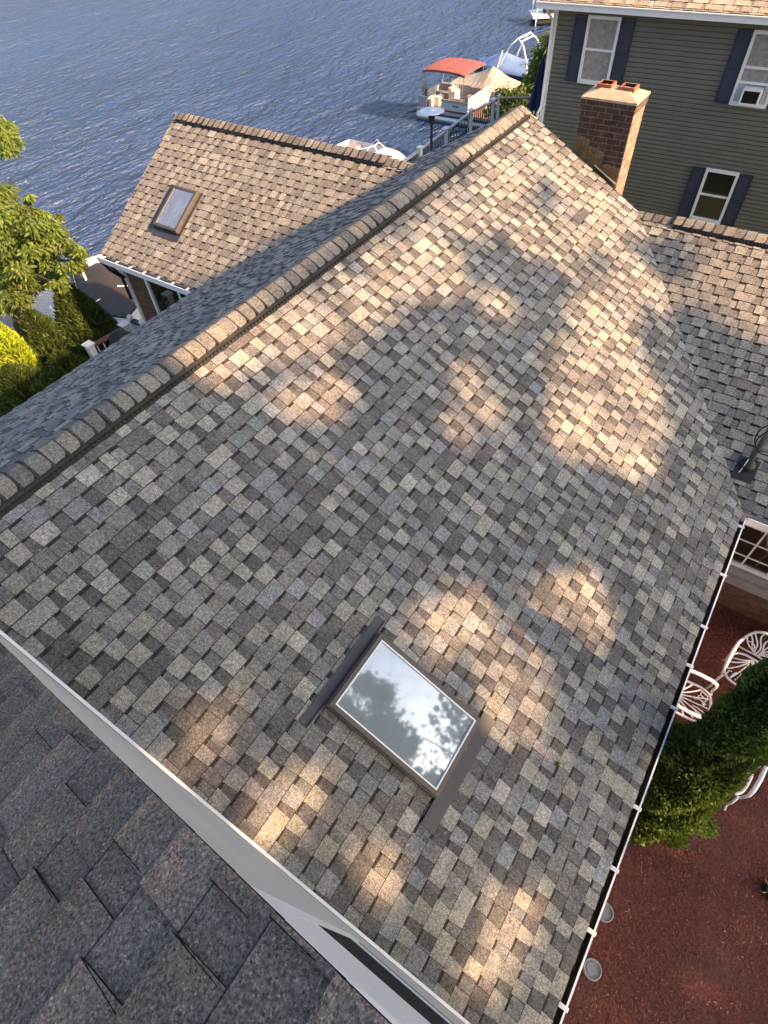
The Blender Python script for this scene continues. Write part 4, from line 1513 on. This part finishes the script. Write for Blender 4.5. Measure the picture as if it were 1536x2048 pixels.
mb.tube([(-2.10, D0 - .38, zo - .16), (-2.10, D0 - .30, zo - .26), (-2.02, D0 - .07, zo - .45), (-2.02, D0 - .07, zo - 2.15), (-2.05, D0 - .16, zo - 2.27), (-2.05, D0 - .16, 0)], .032, 8)
gpart(mb, 'downspout', 'white')
mb = MB()
mb.box(-2.35, 9.2, D0 - .40, D0 - .30, zo - .20, zo - .08)
mb.box(-2.35, 9.2, D0 - .425, D0 - .395, zo - .095, zo - .075)
mb.box(-2.35, 9.2, D0 - .30, D0 + .02, zo - .17, zo - .155)
gpart(mb, 'gutter', 'white')
mb = MB()
AG = R(30)
nsh = [((.34, .30, .235), .35), ((.27, .24, .195), .35), ((.20, .18, .15), .2), ((.38, .34, .28), .1)]
shingles(mb, (0, D0 + 3.2, zo + 1.98), (0, -math.cos(AG), -math.sin(AG)), (1, 0, 0), (0, -math.sin(AG), math.cos(AG)),
         [(0, -2.3), (4.1, -2.3), (4.1, 9.2), (0, 9.2)], pal=nsh, palb=nsh, expo=.14, wmin=.15, wmax=.3, band=False)
mb.prism([(-2.3, D0 - .34, zo - .09), (9.2, D0 - .34, zo - .09), (9.2, D0 + 3.2, zo + 1.96), (-2.3, D0 + 3.2, zo + 1.96)], (0, 0, -.1), 0, (.2, .18, .15))
mb.prism([(-2.3, D0 + 3.2, zo + 1.96), (9.2, D0 + 3.2, zo + 1.96), (9.2, D0 + 7.2, zo - .35), (-2.3, D0 + 7.2, zo - .35)], (0, 0, -.1), 0, (.2, .18, .15))
gpart(mb, 'roof', 'shingle')
mb = MB()
mb.prism([(-1.92, D0 + .01, zo - .1), (-1.92, D0 + 3.2, zo + 1.8), (-1.92, D0 + 6.9, zo - .3)], (.1, 0, 0))
gpart(mb, 'gable_wall', 'greensiding')
def shutter(x0, x1, z0, z1):
    s = MB()
    y = D0 - .026
    s.box(x0, x0 + .035, y - .03, y, z0, z1)
    s.box(x1 - .035, x1, y - .03, y, z0, z1)
    for a, b_ in ((z0, z0 + .06), ((z0 + z1) / 2 - .03, (z0 + z1) / 2 + .03), (z1 - .06, z1)):
        s.box(x0 + .035, x1 - .035, y - .03, y, a, b_)
    n_ = 14
    for h0, h1 in ((z0 + .06, (z0 + z1) / 2 - .03), ((z0 + z1) / 2 + .03, z1 - .06)):
        for k in range(n_):
            a = h0 + (h1 - h0) * k / n_
            b_ = h0 + (h1 - h0) * (k + 1) / n_
            s.face([(x0 + .035, y - .024, a), (x1 - .035, y - .024, a), (x1 - .035, y - .008, b_), (x0 + .035, y - .008, b_)])
    gpart(s, 'shutter', 'shutter')
for (x0, x1, z0, z1, gl, mid) in ((-1.20, -.45, -1.57, -.31, 'curtain', -.92), (2.27, 3.02, -1.64, -.35, 'curtain', -.96), (2.29, 3.03, -4.10, -2.925, 'darkglass', -3.49)):
    window(gh, 'window', x0, x1, z0 + zo, z1 + zo, D0 - .028, .06, (mid + zo,), (), (), gl, .05, world=False)
    shutter(x0 - .31, x0 - .012, z0 + zo + .01, z1 + zo - .01)
    shutter(x1 + .012, x1 + .31, z0 + zo + .01, z1 + zo - .01)
# second window: raised sash with side panels for the air conditioner
mb = MB()
mb.box(2.33, 2.96, D0 - .075, D0 - .03, -1.24 + zo, -1.20 + zo)
gpart(mb, 'raised_sash', 'white')
mb = MB()
mb.box(2.335, 2.455, D0 - .065, D0 - .038, -1.56 + zo, -1.245 + zo)
gpart(mb, 'filler_panel', 'greypanel')
mb = MB()
mb.box(2.865, 2.955, D0 - .065, D0 - .038, -1.56 + zo, -1.245 + zo)
gpart(mb, 'filler_panel', 'greypanel')
gsn, gcs = math.sin(R(1.6)), math.cos(R(1.6))
def ghw(x, y, z):
    return (x * gcs - y * gsn, x * gsn + y * gcs, z)
ac = thing('air_conditioner', 'white window air conditioner with dark grille in the upper right window', 'air conditioner', ghw(2.66, D0 - .05, -1.57), R(1.6))
mb = MB()
mb.box(-.19, .19, -.20, .02, 0, .035)
mb.box(-.19, .19, -.20, .02, .255, .29)
mb.box(-.19, -.155, -.20, .02, .035, .255)
mb.box(.155, .19, -.20, .02, .035, .255)
mb.box(-.155, .155, -.15, .02, .035, .255)
mb.build('casing', 'white', ac, bevel=.006)
mb = MB()
for k in range(11):
    z = .045 + k * .019
    mb.box(-.153, .153, -.192, -.152, z, z + .010)
mb.build('grille', 'soot', ac)

# =================================================================== DECKS AND LAKE-SIDE FURNITURE
DZ = -4.55
dk = thing('wooden_deck', 'raised wooden deck behind the main roof under the white posted railing', 'deck', (-4, 17, DZ))
mb = MB()
for k in range(32):
    mb.box(-2.4, 2.2, -4.0 + k * .27, -4.0 + k * .27 + .255, -.04, 0)
mb.build('deck_boards', 'deck', dk)
for x in (-2.3, 2.0):
    for y in (-3.9, .5, 4.4):
        mb = MB()
        mb.box(x - .07, x + .07, y - .07, y + .07, -3.2, -.042)
        mb.build('deck_post', 'wood', dk)
def railing(name, label, pts, zt, bal='black', top='greypanel', cap='white', group=None, post_h=.95, psz=.055, capw=.085, nb=.11, rails=True, topw=.06):
    a0 = Vector(pts[0])
    t = thing(name, label, 'railing', (a0.x, a0.y, zt - post_h), group=group)
    o = Vector(t.location)
    for p in pts:
        m_ = MB()
        x, y = p[0] - o.x, p[1] - o.y
        m_.box(x - psz, x + psz, y - psz, y + psz, 0, post_h)
        po = m_.build('post', 'white', t)
        m_ = MB()
        m_.box(x - capw, x + capw, y - capw, y + capw, post_h, post_h + .03)
        m_.loft([[(x - capw * .8, y - capw * .8, post_h + .03), (x + capw * .8, y - capw * .8, post_h + .03), (x + capw * .8, y + capw * .8, post_h + .03), (x - capw * .8, y + capw * .8, post_h + .03), (x - capw * .8, y - capw * .8, post_h + .03)],
                 [(x - .02, y - .02, post_h + .07), (x + .02, y - .02, post_h + .07), (x + .02, y + .02, post_h + .07), (x - .02, y + .02, post_h + .07), (x - .02, y - .02, post_h + .07)]], 0)
        m_.build('post_cap', cap, po)
    for i in range(len(pts) - 1):
        tr, br, bl = MB(), MB(), MB()
        A, B = Vector((pts[i][0] - o.x, pts[i][1] - o.y, 0)), Vector((pts[i + 1][0] - o.x, pts[i + 1][1] - o.y, 0))
        d_ = (B - A).normalized()
        A2, B2 = A + d_ * psz, B - d_ * psz
        ln = (B2 - A2).length
        sd = Vector((-d_.y, d_.x, 0))
        Z = Vector((0, 0, 1))
        tr.obox((A2 + B2) / 2 + Z * (post_h - .06), d_ * ln / 2, sd * topw, Z * .022)
        br.obox((A2 + B2) / 2 + Z * .10, d_ * ln / 2, sd * .03, Z * .02)
        n_ = max(2, int(ln / nb))
        for k in range(n_):
            c = A2 + d_ * ln * (k + .5) / n_
            bl.obox(c + Z * ((post_h - .082 + .12) / 2), d_ * .011, sd * .011, Z * ((post_h - .082 - .12) / 2))
        tr.build('top_rail', top, t)
        br.build('bottom_rail', top, t)
        bl.build('baluster_panel', bal, t)
    return t
railing('deck_railing', 'white posted deck railing with black balusters running along the lake beyond the main ridge', [(-6.05, 14.4), (-6.10, 16.35), (-6.17, 18.0), (-6.26, 19.8), (-6.06, 21.0)], -3.63, top='greypanel', post_h=.92, topw=.04)
railing('deck_railing', 'tan topped deck railing on the far side of the deck leading to the green house', [(-5.93, 21.15), (-4.95, 21.62), (-3.2, 21.7)], -3.55, top='wood', psz=.035, capw=.045, post_h=.95)
ht = thing('patio_heater', 'mushroom patio heater with round silver lid on a black pole', 'patio heater', (-5.75, 16.42, DZ))
mb = MB()
mb.lathe([(.24, 0), (.24, .06), (.19, .62), (.19, .70), (.04, .72), (.033, 1.55), (.08, 1.58), (.10, 1.80), (.02, 1.82)], n=20)
mb.build('heater_pole', 'black', ht, smooth=False)
mb = MB()
mb.lathe([(.36, 1.875), (.355, 1.885), (.24, 1.905), (.155, 1.92), (.15, 1.95), (.06, 1.962), (0, 1.965)], n=36)
mb.lathe([(.355, 1.873), (.02, 1.9)], n=36)
mb.build('heater_lid', 'heaterlid', ht, smooth=True)
um = thing('patio_umbrella', 'closed navy patio umbrella standing next to the corner of the green house', 'umbrella', (-4.45, 20.95, DZ))
mb = MB()
mb.tube([(0, 0, 0), (0, 0, 2.3)], .022, 8)
mb.build('umbrella_pole', 'wood', um)
mb = MB()
secs = []
for z, r_ in ((.85, .20), (.90, .235), (1.2, .20), (1.55, .15), (1.9, .10), (2.15, .05), (2.25, .01)):
    secs.append([(r_ * (1 + .28 * math.sin(6 * a + z)) * math.cos(a), r_ * (1 + .28 * math.sin(6 * a + z)) * math.sin(a), z) for a in np.linspace(0, 2 * PI, 37)])
mb.loft(secs)
mb.build('umbrella_canopy', 'navyfab', um, smooth=True)
# left deck
ld = thing('lower_deck', 'wooden deck in front of the left wing below the shaded roof slope', 'deck', (-5.4, 5.4, -4.8))
mb = MB()
for k in range(8):
    mb.box(-1.72, 1.55, -.70 + k * .15, -.70 + k * .15 + .14, -.04, 0)
mb.build('deck_boards', 'deck', ld)
for x in (-1.6, -.1):
    mb = MB()
    mb.box(x - .07, x + .07, -.6, -.46, -2.8, -.042)
    mb.build('deck_post', 'wood', ld)
railing('deck_railing', 'short deck railing with red-brown top rail and white balusters beside the left hedge', [(-7.16, 4.83), (-7.08, 5.72)], -3.88, bal='white', top='redwood', post_h=.92, capw=.10, psz=.07, nb=.14)
railing('deck_railing', 'stub of dark topped railing meeting the brick corner of the left wing', [(-7.05, 5.90), (-6.66, 5.90)], -3.80, bal='white', top='vent', post_h=.95, psz=.04, capw=.05, nb=.13)
bq = thing('grill', 'barbecue grill under a black and brown cover on the lower left deck', 'grill', (-6.72, 5.38, -4.8))
secs = []
for z, a, b_ in ((0, .36, .25), (.45, .37, .26), (.75, .38, .27), (.92, .33, .22), (1.02, .20, .12), (1.05, .05, .03)):
    q = []
    for t_ in np.linspace(0, 2 * PI, 25):
        k = (abs(math.cos(t_)) ** 3 + abs(math.sin(t_)) ** 3) ** (-1 / 3)
        w_ = 1 + .05 * math.sin(7 * t_ + z * 4)
        q.append((a * math.cos(t_) * k * w_, b_ * math.sin(t_) * k * w_, z))
    secs.append(q)
mb = MB()
mb.loft(secs)
mb.build('grill_cover', 'darkcover', bq, smooth=True)

# =================================================================== BOATS
def boat_section(s, Lh, B, H, rake=.22):
    bw = B * (1 - max(0, (s - .5) / .5) ** 2.4) * (.90 + .1 * min(1, s * 4))
    sh = H * (1 + rake * s * s)
    kz = -.25 + (.5 * H + .25) * max(0, (s - .72) / .28) ** 2
    return s * Lh, bw, sh, kz
def hull(Lh, B, H, m_):
    secs = []
    for s in np.linspace(0, .995, 14):
        x, bw, sh, kz = boat_section(s, Lh, B, H)
        secs.append([(x, -bw, sh), (x + .0, -bw * .96, sh * .6), (x, -bw * .8, max(.02, kz + .12)), (x, 0, kz), (x, bw * .8, max(.02, kz + .12)), (x, bw * .96, sh * .6), (x, bw, sh)])
    m_.loft(secs)
    return m_
def cover(Lh, B, H, peaks, m_, inset=.03, s0=0, s1=.985, drop=.0, nseg=9):
    secs = []
    for s in np.linspace(s0, s1, 18):
        x, bw, sh, kz = boat_section(s, Lh, B, H)
        hp = np.interp(s, [p[0] for p in peaks], [p[1] for p in peaks])
        bw = max(bw - inset, .01)
        q = []
        for t_ in np.linspace(-1, 1, nseg):
            z = sh + .02 + hp * (1 - abs(t_) ** 1.25) + .012 * math.sin(9 * s + 5 * t_)
            q.append((x, bw * t_, z))
        q = [(x, -bw, sh - drop)] + q + [(x, bw, sh - drop)]
        secs.append(q)
    m_.loft(secs)
    return m_
# dark covered boat by the left wing
cb = thing('covered_boat', 'white hulled boat under a black and brown cover moored beside the left wing', 'boat', (-17.85, 11.25, WZ), R(-25))
hull(5.05, 1.02, .72, MB()).build('hull', 'hullwhite', cb, smooth=True)
cover(5.05, 1.02, .72, [(0, .02), (.15, .22), (.42, .34), (.55, .30), (.80, .12), (1, .03)], MB(), .06).build('boat_cover', 'darkcover', cb, smooth=True)
mb = MB()
for s in (.62, .63):
    pass
def strapline(s, t0, t1):
    x, bw, sh, kz = boat_section(s, 5.05, 1.02, .72)
    hp = np.interp(s, [0, .15, .42, .55, .80, 1], [.02, .22, .34, .30, .12, .03])
    pts = [(x, (bw - .06) * t_, sh + .045 + hp * (1 - abs(t_) ** 1.25)) for t_ in np.linspace(t0, t1, 6)]
    mb.tube(pts, .022, 6)
strapline(.60, .25, 1.0)
strapline(.66, -1.0, -.55)
mb.build('cover_strap', 'white', cb)
mb = MB()
mb.box(.1, .5, -.3, .55, .80, .98)
mb.build('stern_seat', 'hullwhite', cb)

# blue covered wakeboard boat
wb = thing('wake_boat', 'wakeboard boat under a light blue cover with a white tower', 'boat', (-11.0, 39.0, WZ), R(176))
hull(5.4, 1.05, .75, MB()).build('hull', 'hullnavy', wb, smooth=True)
cover(5.4, 1.05, .75, [(0, .1), (.25, .62), (.42, .55), (.6, .75), (.8, .35), (1, .05)], MB(), .03).build('boat_cover', 'bluecover', wb, smooth=True)
mb = MB()
for sg in (-1, 1):
    mb.tube([(1.2, sg * 1.0, .85), (1.35, sg * .95, 1.5), (1.75, sg * .80, 2.15), (2.15, sg * .70, 2.42)], .04, 8)
    mb.tube([(3.15, sg * .98, .85), (2.95, sg * .92, 1.4), (2.55, sg * .80, 2.1), (2.15, sg * .70, 2.42)], .04, 8)
mb.tube([(2.15, -.70, 2.42), (2.15, .70, 2.42)], .05, 8)
mb.tube([(1.95, -.74, 2.30), (1.95, .74, 2.30)], .035, 8)
mb.build('wakeboard_tower', 'hullwhite', wb, smooth=True)

# tan covered boat
tbt = thing('covered_boat', 'boat under a tan canvas cover moored between the pontoon boat and the blue covered boat', 'boat', (-15.9, 36.2, WZ), R(-3))
hull(5.2, 1.05, .7, MB()).build('hull', 'hullwhite', tbt, smooth=True)
cover(5.2, 1.05, .7, [(0, .1), (.3, .55), (.48, .95), (.62, .55), (1, .05)], MB(), .02, nseg=5).build('boat_cover', 'tancover', tbt)
# white runabout behind the left wing ridge
rb = thing('motorboat', 'small white open motorboat with windshield just beyond the left wing ridge', 'boat', (-16.2, 25.0, WZ), R(-6))
hull(4.3, .85, .8, MB()).build('hull', 'hullwhite', rb, smooth=True)
mb = MB()
cover(4.3, .85, .8, [(0, .0), (.55, .02), (.6, .10), (1, .03)], mb, .1, .55, .98)
mb.build('foredeck', 'hullwhite', rb, smooth=True)
mb = MB()
mb.box(.2, 2.3, -.62, .62, .35, .42)
mb.box(.4, .9, -.6, .6, .42, .75)
mb.build('cockpit', 'vinyl', rb)
mb = MB()
for sg in (-1, 1):
    mb.tube([(1.5, sg * .78, .84), (1.9, sg * .72, 1.12), (2.3, sg * .4, 1.16), (2.38, 0, 1.16)], .022, 6)
    mb.tube([(2.45, sg * .7, .86), (2.3, sg * .4, 1.16)], .02, 6)
mb.tube([(2.5, 0, .88), (2.38, 0, 1.16)], .02, 6)
mb.build('windshield_frame', 'hullwhite', rb)
# small grey covered craft and dock at lower left
gc = thing('covered_watercraft', 'small watercraft under a dark grey cover at the left edge behind the hedge', 'boat', (-18.9, 6.35, WZ), R(35))
hull(2.6, .6, .5, MB()).build('hull', 'hullwhite', gc, smooth=True)
cover(2.6, .6, .5, [(0, .05), (.25, .30), (.42, .26), (.55, .62), (.68, .40), (1, .05)], MB(), -.02, drop=.1).build('boat_cover', 'greycover', gc, smooth=True)
fd = thing('floating_dock', 'grey planked dock with pale bench seen between the leafy tree and the hedge', 'dock', (-17.4, 8.3, WZ), R(28))
mb = MB()
for k in range(14):
    mb.box(-1.5, 1.6, -1.4 + k * .2, -1.4 + k * .2 + .185, .5, .55)
mb.build('dock_planks', 'greyplank', fd)
mb = MB()
mb.box(-1.2, -.6, .2, 1.1, .56, .86)
mb.build('dock_bench', 'ivory', fd)
for x, y in ((-1.4, 1.2), (-.55, 1.25), (1.4, 1.25), (1.5, -1.3)):
    mb = MB()
    mb.tube([(x, y, -1.6), (x, y, 1.35)], .045, 8)
    mb.build('dock_pole', 'white', fd)
mb = MB()
mb.box(-1.45, 1.55, -1.35, 1.35, .2, .49)
mb.build('dock_frame', 'wood', fd)

# pontoon boat
pb = thing('pontoon_boat', 'pontoon boat with red bimini canopy and ivory fence panels', 'boat', (-15.85, 31.75, WZ))
Lp, Bp = 4.9, 2.45
for y in (.32, Bp - .32):
    mb = MB()
    mb.tube([(-.15, y, .12), (0, y, .12), (Lp - .6, y, .12), (Lp - .15, y, .22), (Lp + .1, y, .34)], [.2, .29, .29, .22, .05], 16)
    mb.build('pontoon', 'alu', pb, smooth=True)
mb = MB()
mb.box(0, Lp, 0, Bp, .48, .56)
mb.build('deck', 'carpet', pb)
mb = MB()
mb.box(0, Lp, -.02, -.001, .44, .57)
mb.build('deck_edge', 'alu', pb)
mb = MB()
mb.box(0, Lp, Bp + .001, Bp + .02, .44, .57)
mb.build('deck_edge', 'alu', pb)
def fence(x0, x1, y0, y1, z0, z1, mat, posts=3):
    f = MB()
    f.box(x0, x1, y0, y1, z0, z1, 0)
    fr = f.build('fence_panel', mat, pb)
    r_ = MB()
    r_.tube([(x0, (y0 + y1) / 2, z1 + .02), (x1, (y0 + y1) / 2, z1 + .02)] if x1 - x0 > y1 - y0 else [((x0 + x1) / 2, y0, z1 + .02), ((x0 + x1) / 2, y1, z1 + .02)], .022, 8)
    for k in range(posts):
        q = k / (posts - 1)
        if x1 - x0 > y1 - y0:
            x = x0 + (x1 - x0) * q
            r_.tube([(x, y0 - .012, z0), (x, y0 - .012, z1 + .02)], .016, 6)
        else:
            y = y0 + (y1 - y0) * q
            r_.tube([(x1 + .012, y, z0), (x1 + .012, y, z1 + .02)], .016, 6)
    r_.build('fence_rail', 'ivory' if mat == 'ivory' else 'alu', fr)
    return fr
nf = fence(1.55, 3.12, .03, .06, .66, 1.06, 'greypanel', 2)
mb = MB()
for k in range(5):
    x = 2.25 + k * .07
    mb.tube([(x, .024, .84), (x + .02, .024, .93), (x + .045, .024, .86), (x + .06, .024, .85)], .009, 5)
mb.build('script_lettering', 'black', nf)
mb = MB()
mb.box(1.5, 3.15, .00, .09, 1.06, 1.13)
mb.build('cushion_edge', 'vinyl', nf)
fence(3.12, 3.16, .05, .75, .62, 1.28, 'ivory', 3)
fence(3.12, 3.16, .85, 1.55, .62, 1.28, 'ivory', 3)
fence(3.12, 3.16, 1.62, 2.35, .62, 1.28, 'ivory', 3)
fence(.25, 3.1, Bp - .07, Bp - .04, .62, 1.15, 'greypanel', 4)
fence(.12, .62, .03, .05, .60, 1.10, 'alu', 3)
fence(.1, .14, .9, 2.3, .62, 1.1, 'greypanel', 3)
for (x0, x1, y0, y1, bx0, bx1, by0, by1) in ((2.1, 3.05, 1.75, 2.3, 2.1, 3.05, 2.16, 2.32), (.2, 1.3, 1.8, 2.32, .2, 1.3, 2.18, 2.34), (2.0, 2.9, .12, .6, 2.0, 2.9, .10, .22)):
    mb = MB()
    mb.box(x0, x1, y0, y1, .57, .88)
    mb.box(bx0, bx1, by0, by1, .88, 1.2)
    mb.build('bench_seat', 'vinyl', pb, bevel=.03)
mb = MB()
mb.box(1.45, 1.85, .95, 1.5, .57, 1.25)
mb.box(1.40, 1.62, .95, 1.5, 1.25, 1.38)
mb.tube([(1.55, 1.2, 1.38), (1.5, 1.2, 1.75)], .03, 6)
mb.build('helm_console', 'ivory', pb, bevel=.02)
mb = MB()
mb.box(.75, 1.05, .6, 1.2, .57, 1.0)
mb.box(.55, .75, .35, .8, .57, .95)
mb.build('locker', 'ivory', pb, bevel=.02)
mb = MB()
secs = []
for q in np.linspace(0, 1, 9):
    x = .38 + 2.55 * q
    zz = 2.46 - .10 * abs(2 * q - 1) ** 3.2
    secs.append([(x, -.05 + 2.3 * t_, zz - .07 * abs(2 * t_ - 1) ** 3.0 + (.012 if int(q * 8) % 2 else 0)) for t_ in np.linspace(0, 1, 11)])
mb.loft(secs, cap=False)
low = [[(p[0], p[1], p[2] - .02) for p in q] for q in secs]
mb.loft([q[::-1] for q in low], cap=False)
for e in (0, -1):
    for k in range(10):
        a, b_ = secs[e][k], secs[e][k + 1]
        mb.face([a, b_, (b_[0], b_[1], b_[2] - .07), (a[0], a[1], a[2] - .07)])
for k in (0, -1):
    for j in range(8):
        a, b_ = secs[j][k], secs[j + 1][k]
        mb.face([a, b_, (b_[0], b_[1], b_[2] - .10), (a[0], a[1], a[2] - .10)])
cp = mb.build('canopy', 'redcanvas', pb, smooth=False)
for x0, x1, y in ((.25, .44, .0), (.40, .52, .04), (1.45, 1.50, .0), (2.7, 2.86, .0), (.3, .46, 2.16), (1.45, 1.5, 2.16), (2.7, 2.86, 2.16)):
    mb = MB()
    mb.tube([(x0, y + .04, 1.1), (x1, y + .04, 2.36)], .022, 8)
    mb.build('canopy_pole', 'alu', cp)
mo = MB()
mo.lathe([(.14, .95), (.17, 1.0), (.18, 1.15), (.15, 1.28), (.06, 1.33), (0, 1.33)], (-.2, 1.25, 0), 14)
mo.box(-.28, -.10, 1.16, 1.34, .35, .95)
mt = mo.build('outboard_motor', 'steel', pb, smooth=False)
mb = MB()
mb.box(-.30, -.12, .95, 1.12, .58, .80)
mb.build('fuel_can', 'redpaint', pb, bevel=.02)
mb = MB()
mb.tube([(3.55, 1.35, .56), (3.95, 2.0, 3.0)], .03, 8)
mb.build('flag_pole', 'hullwhite', pb)

# swim platform at the top right
sp_ = thing('swim_platform', 'white floating platform with rails at the top edge left of the green house', 'dock', (-17.6, 53.7, WZ), R(34))
mb = MB()
mb.box(-1.5, 1.8, -1.0, 1.1, .42, .58)
mb.build('platform', 'hullwhite', sp_)
mb = MB()
for y in (-.8, .8):
    mb.tube([(-1.2, y, .15), (1.7, y, .15)], .22, 12)
mb.build('float', 'black', sp_)
for x, y in ((-1.25, -.95), (-1.25, .95), (.5, .95), (1.0, -.9)):
    mb = MB()
    mb.tube([(x, y, -1), (x, y, 1.5)], .05, 8)
    mb.build('platform_pole', 'hullwhite', sp_)
bt = thing('black_tub', 'round black tub sitting on the white floating platform', 'tub', (-17.65, 53.65, WZ + .58))
mb = MB()
mb.lathe([(.50, 0), (.62, .25), (.66, .7), (.60, .9), (.55, .88), (.5, .4), (0, .35)], n=26)
mb.build('tub_body', 'rubber', bt)

# =================================================================== CAMERA, SKY, SUN
cam = bpy.data.cameras.new('camera')
co = bpy.data.objects.new('camera', cam)
COL.objects.link(co)
right = Vector((0.8278345710508117, 0.5586090279429985, -0.05143808777255435))
upv = Vector((-0.4108170563378336, 0.6661337288818646, 0.6224911256137389))
back = Vector((0.3819938077967179, -0.4941880301530186, 0.7809346462146773))
mw_ = Matrix.Identity(4)
for i in range(3):
    mw_[i][0], mw_[i][1], mw_[i][2] = right[i], upv[i], back[i]
mw_.translation = Vector((4.04368, 0, 3.02814))
co.matrix_world = mw_
cam.sensor_fit = 'VERTICAL'
cam.sensor_height = 36
cam.lens = 1145.58 / 2048 * 36
cam.clip_start = .05
cam.clip_end = 3000
sc.camera = co

world = bpy.data.worlds.new('World')
sc.world = world
world.use_nodes = True
nt = world.node_tree
nt.nodes.clear()
wo = nt.nodes.new('ShaderNodeOutputWorld')
bg = nt.nodes.new('ShaderNodeBackground')
sky = nt.nodes.new('ShaderNodeTexSky')
sky.sky_type = 'NISHITA'
sky.sun_disc = False
sky.sun_elevation = SUN_E
sky.sun_rotation = PI / 2 - SUN_A
sky.altitude = 100
sky.air_density = 1.0
sky.dust_density = 4.6
sky.ozone_density = .8
bg.inputs['Strength'].default_value = .108
L(nt, sky.outputs[0], bg.inputs[0])
L(nt, bg.outputs[0], wo.inputs[0])
sl = bpy.data.lights.new('sun', 'SUN')
so = bpy.data.objects.new('sun', sl)
COL.objects.link(so)
sl.energy = 5.0
sl.angle = R(.9)
sl.color = (1.0, .61, .33)
so.rotation_euler = SUN.to_track_quat('Z', 'Y').to_euler()
sc.view_settings.view_transform = 'Standard'
sc.view_settings.look = 'None'
sc.view_settings.exposure = 1.75
sc.view_settings.gamma = 1
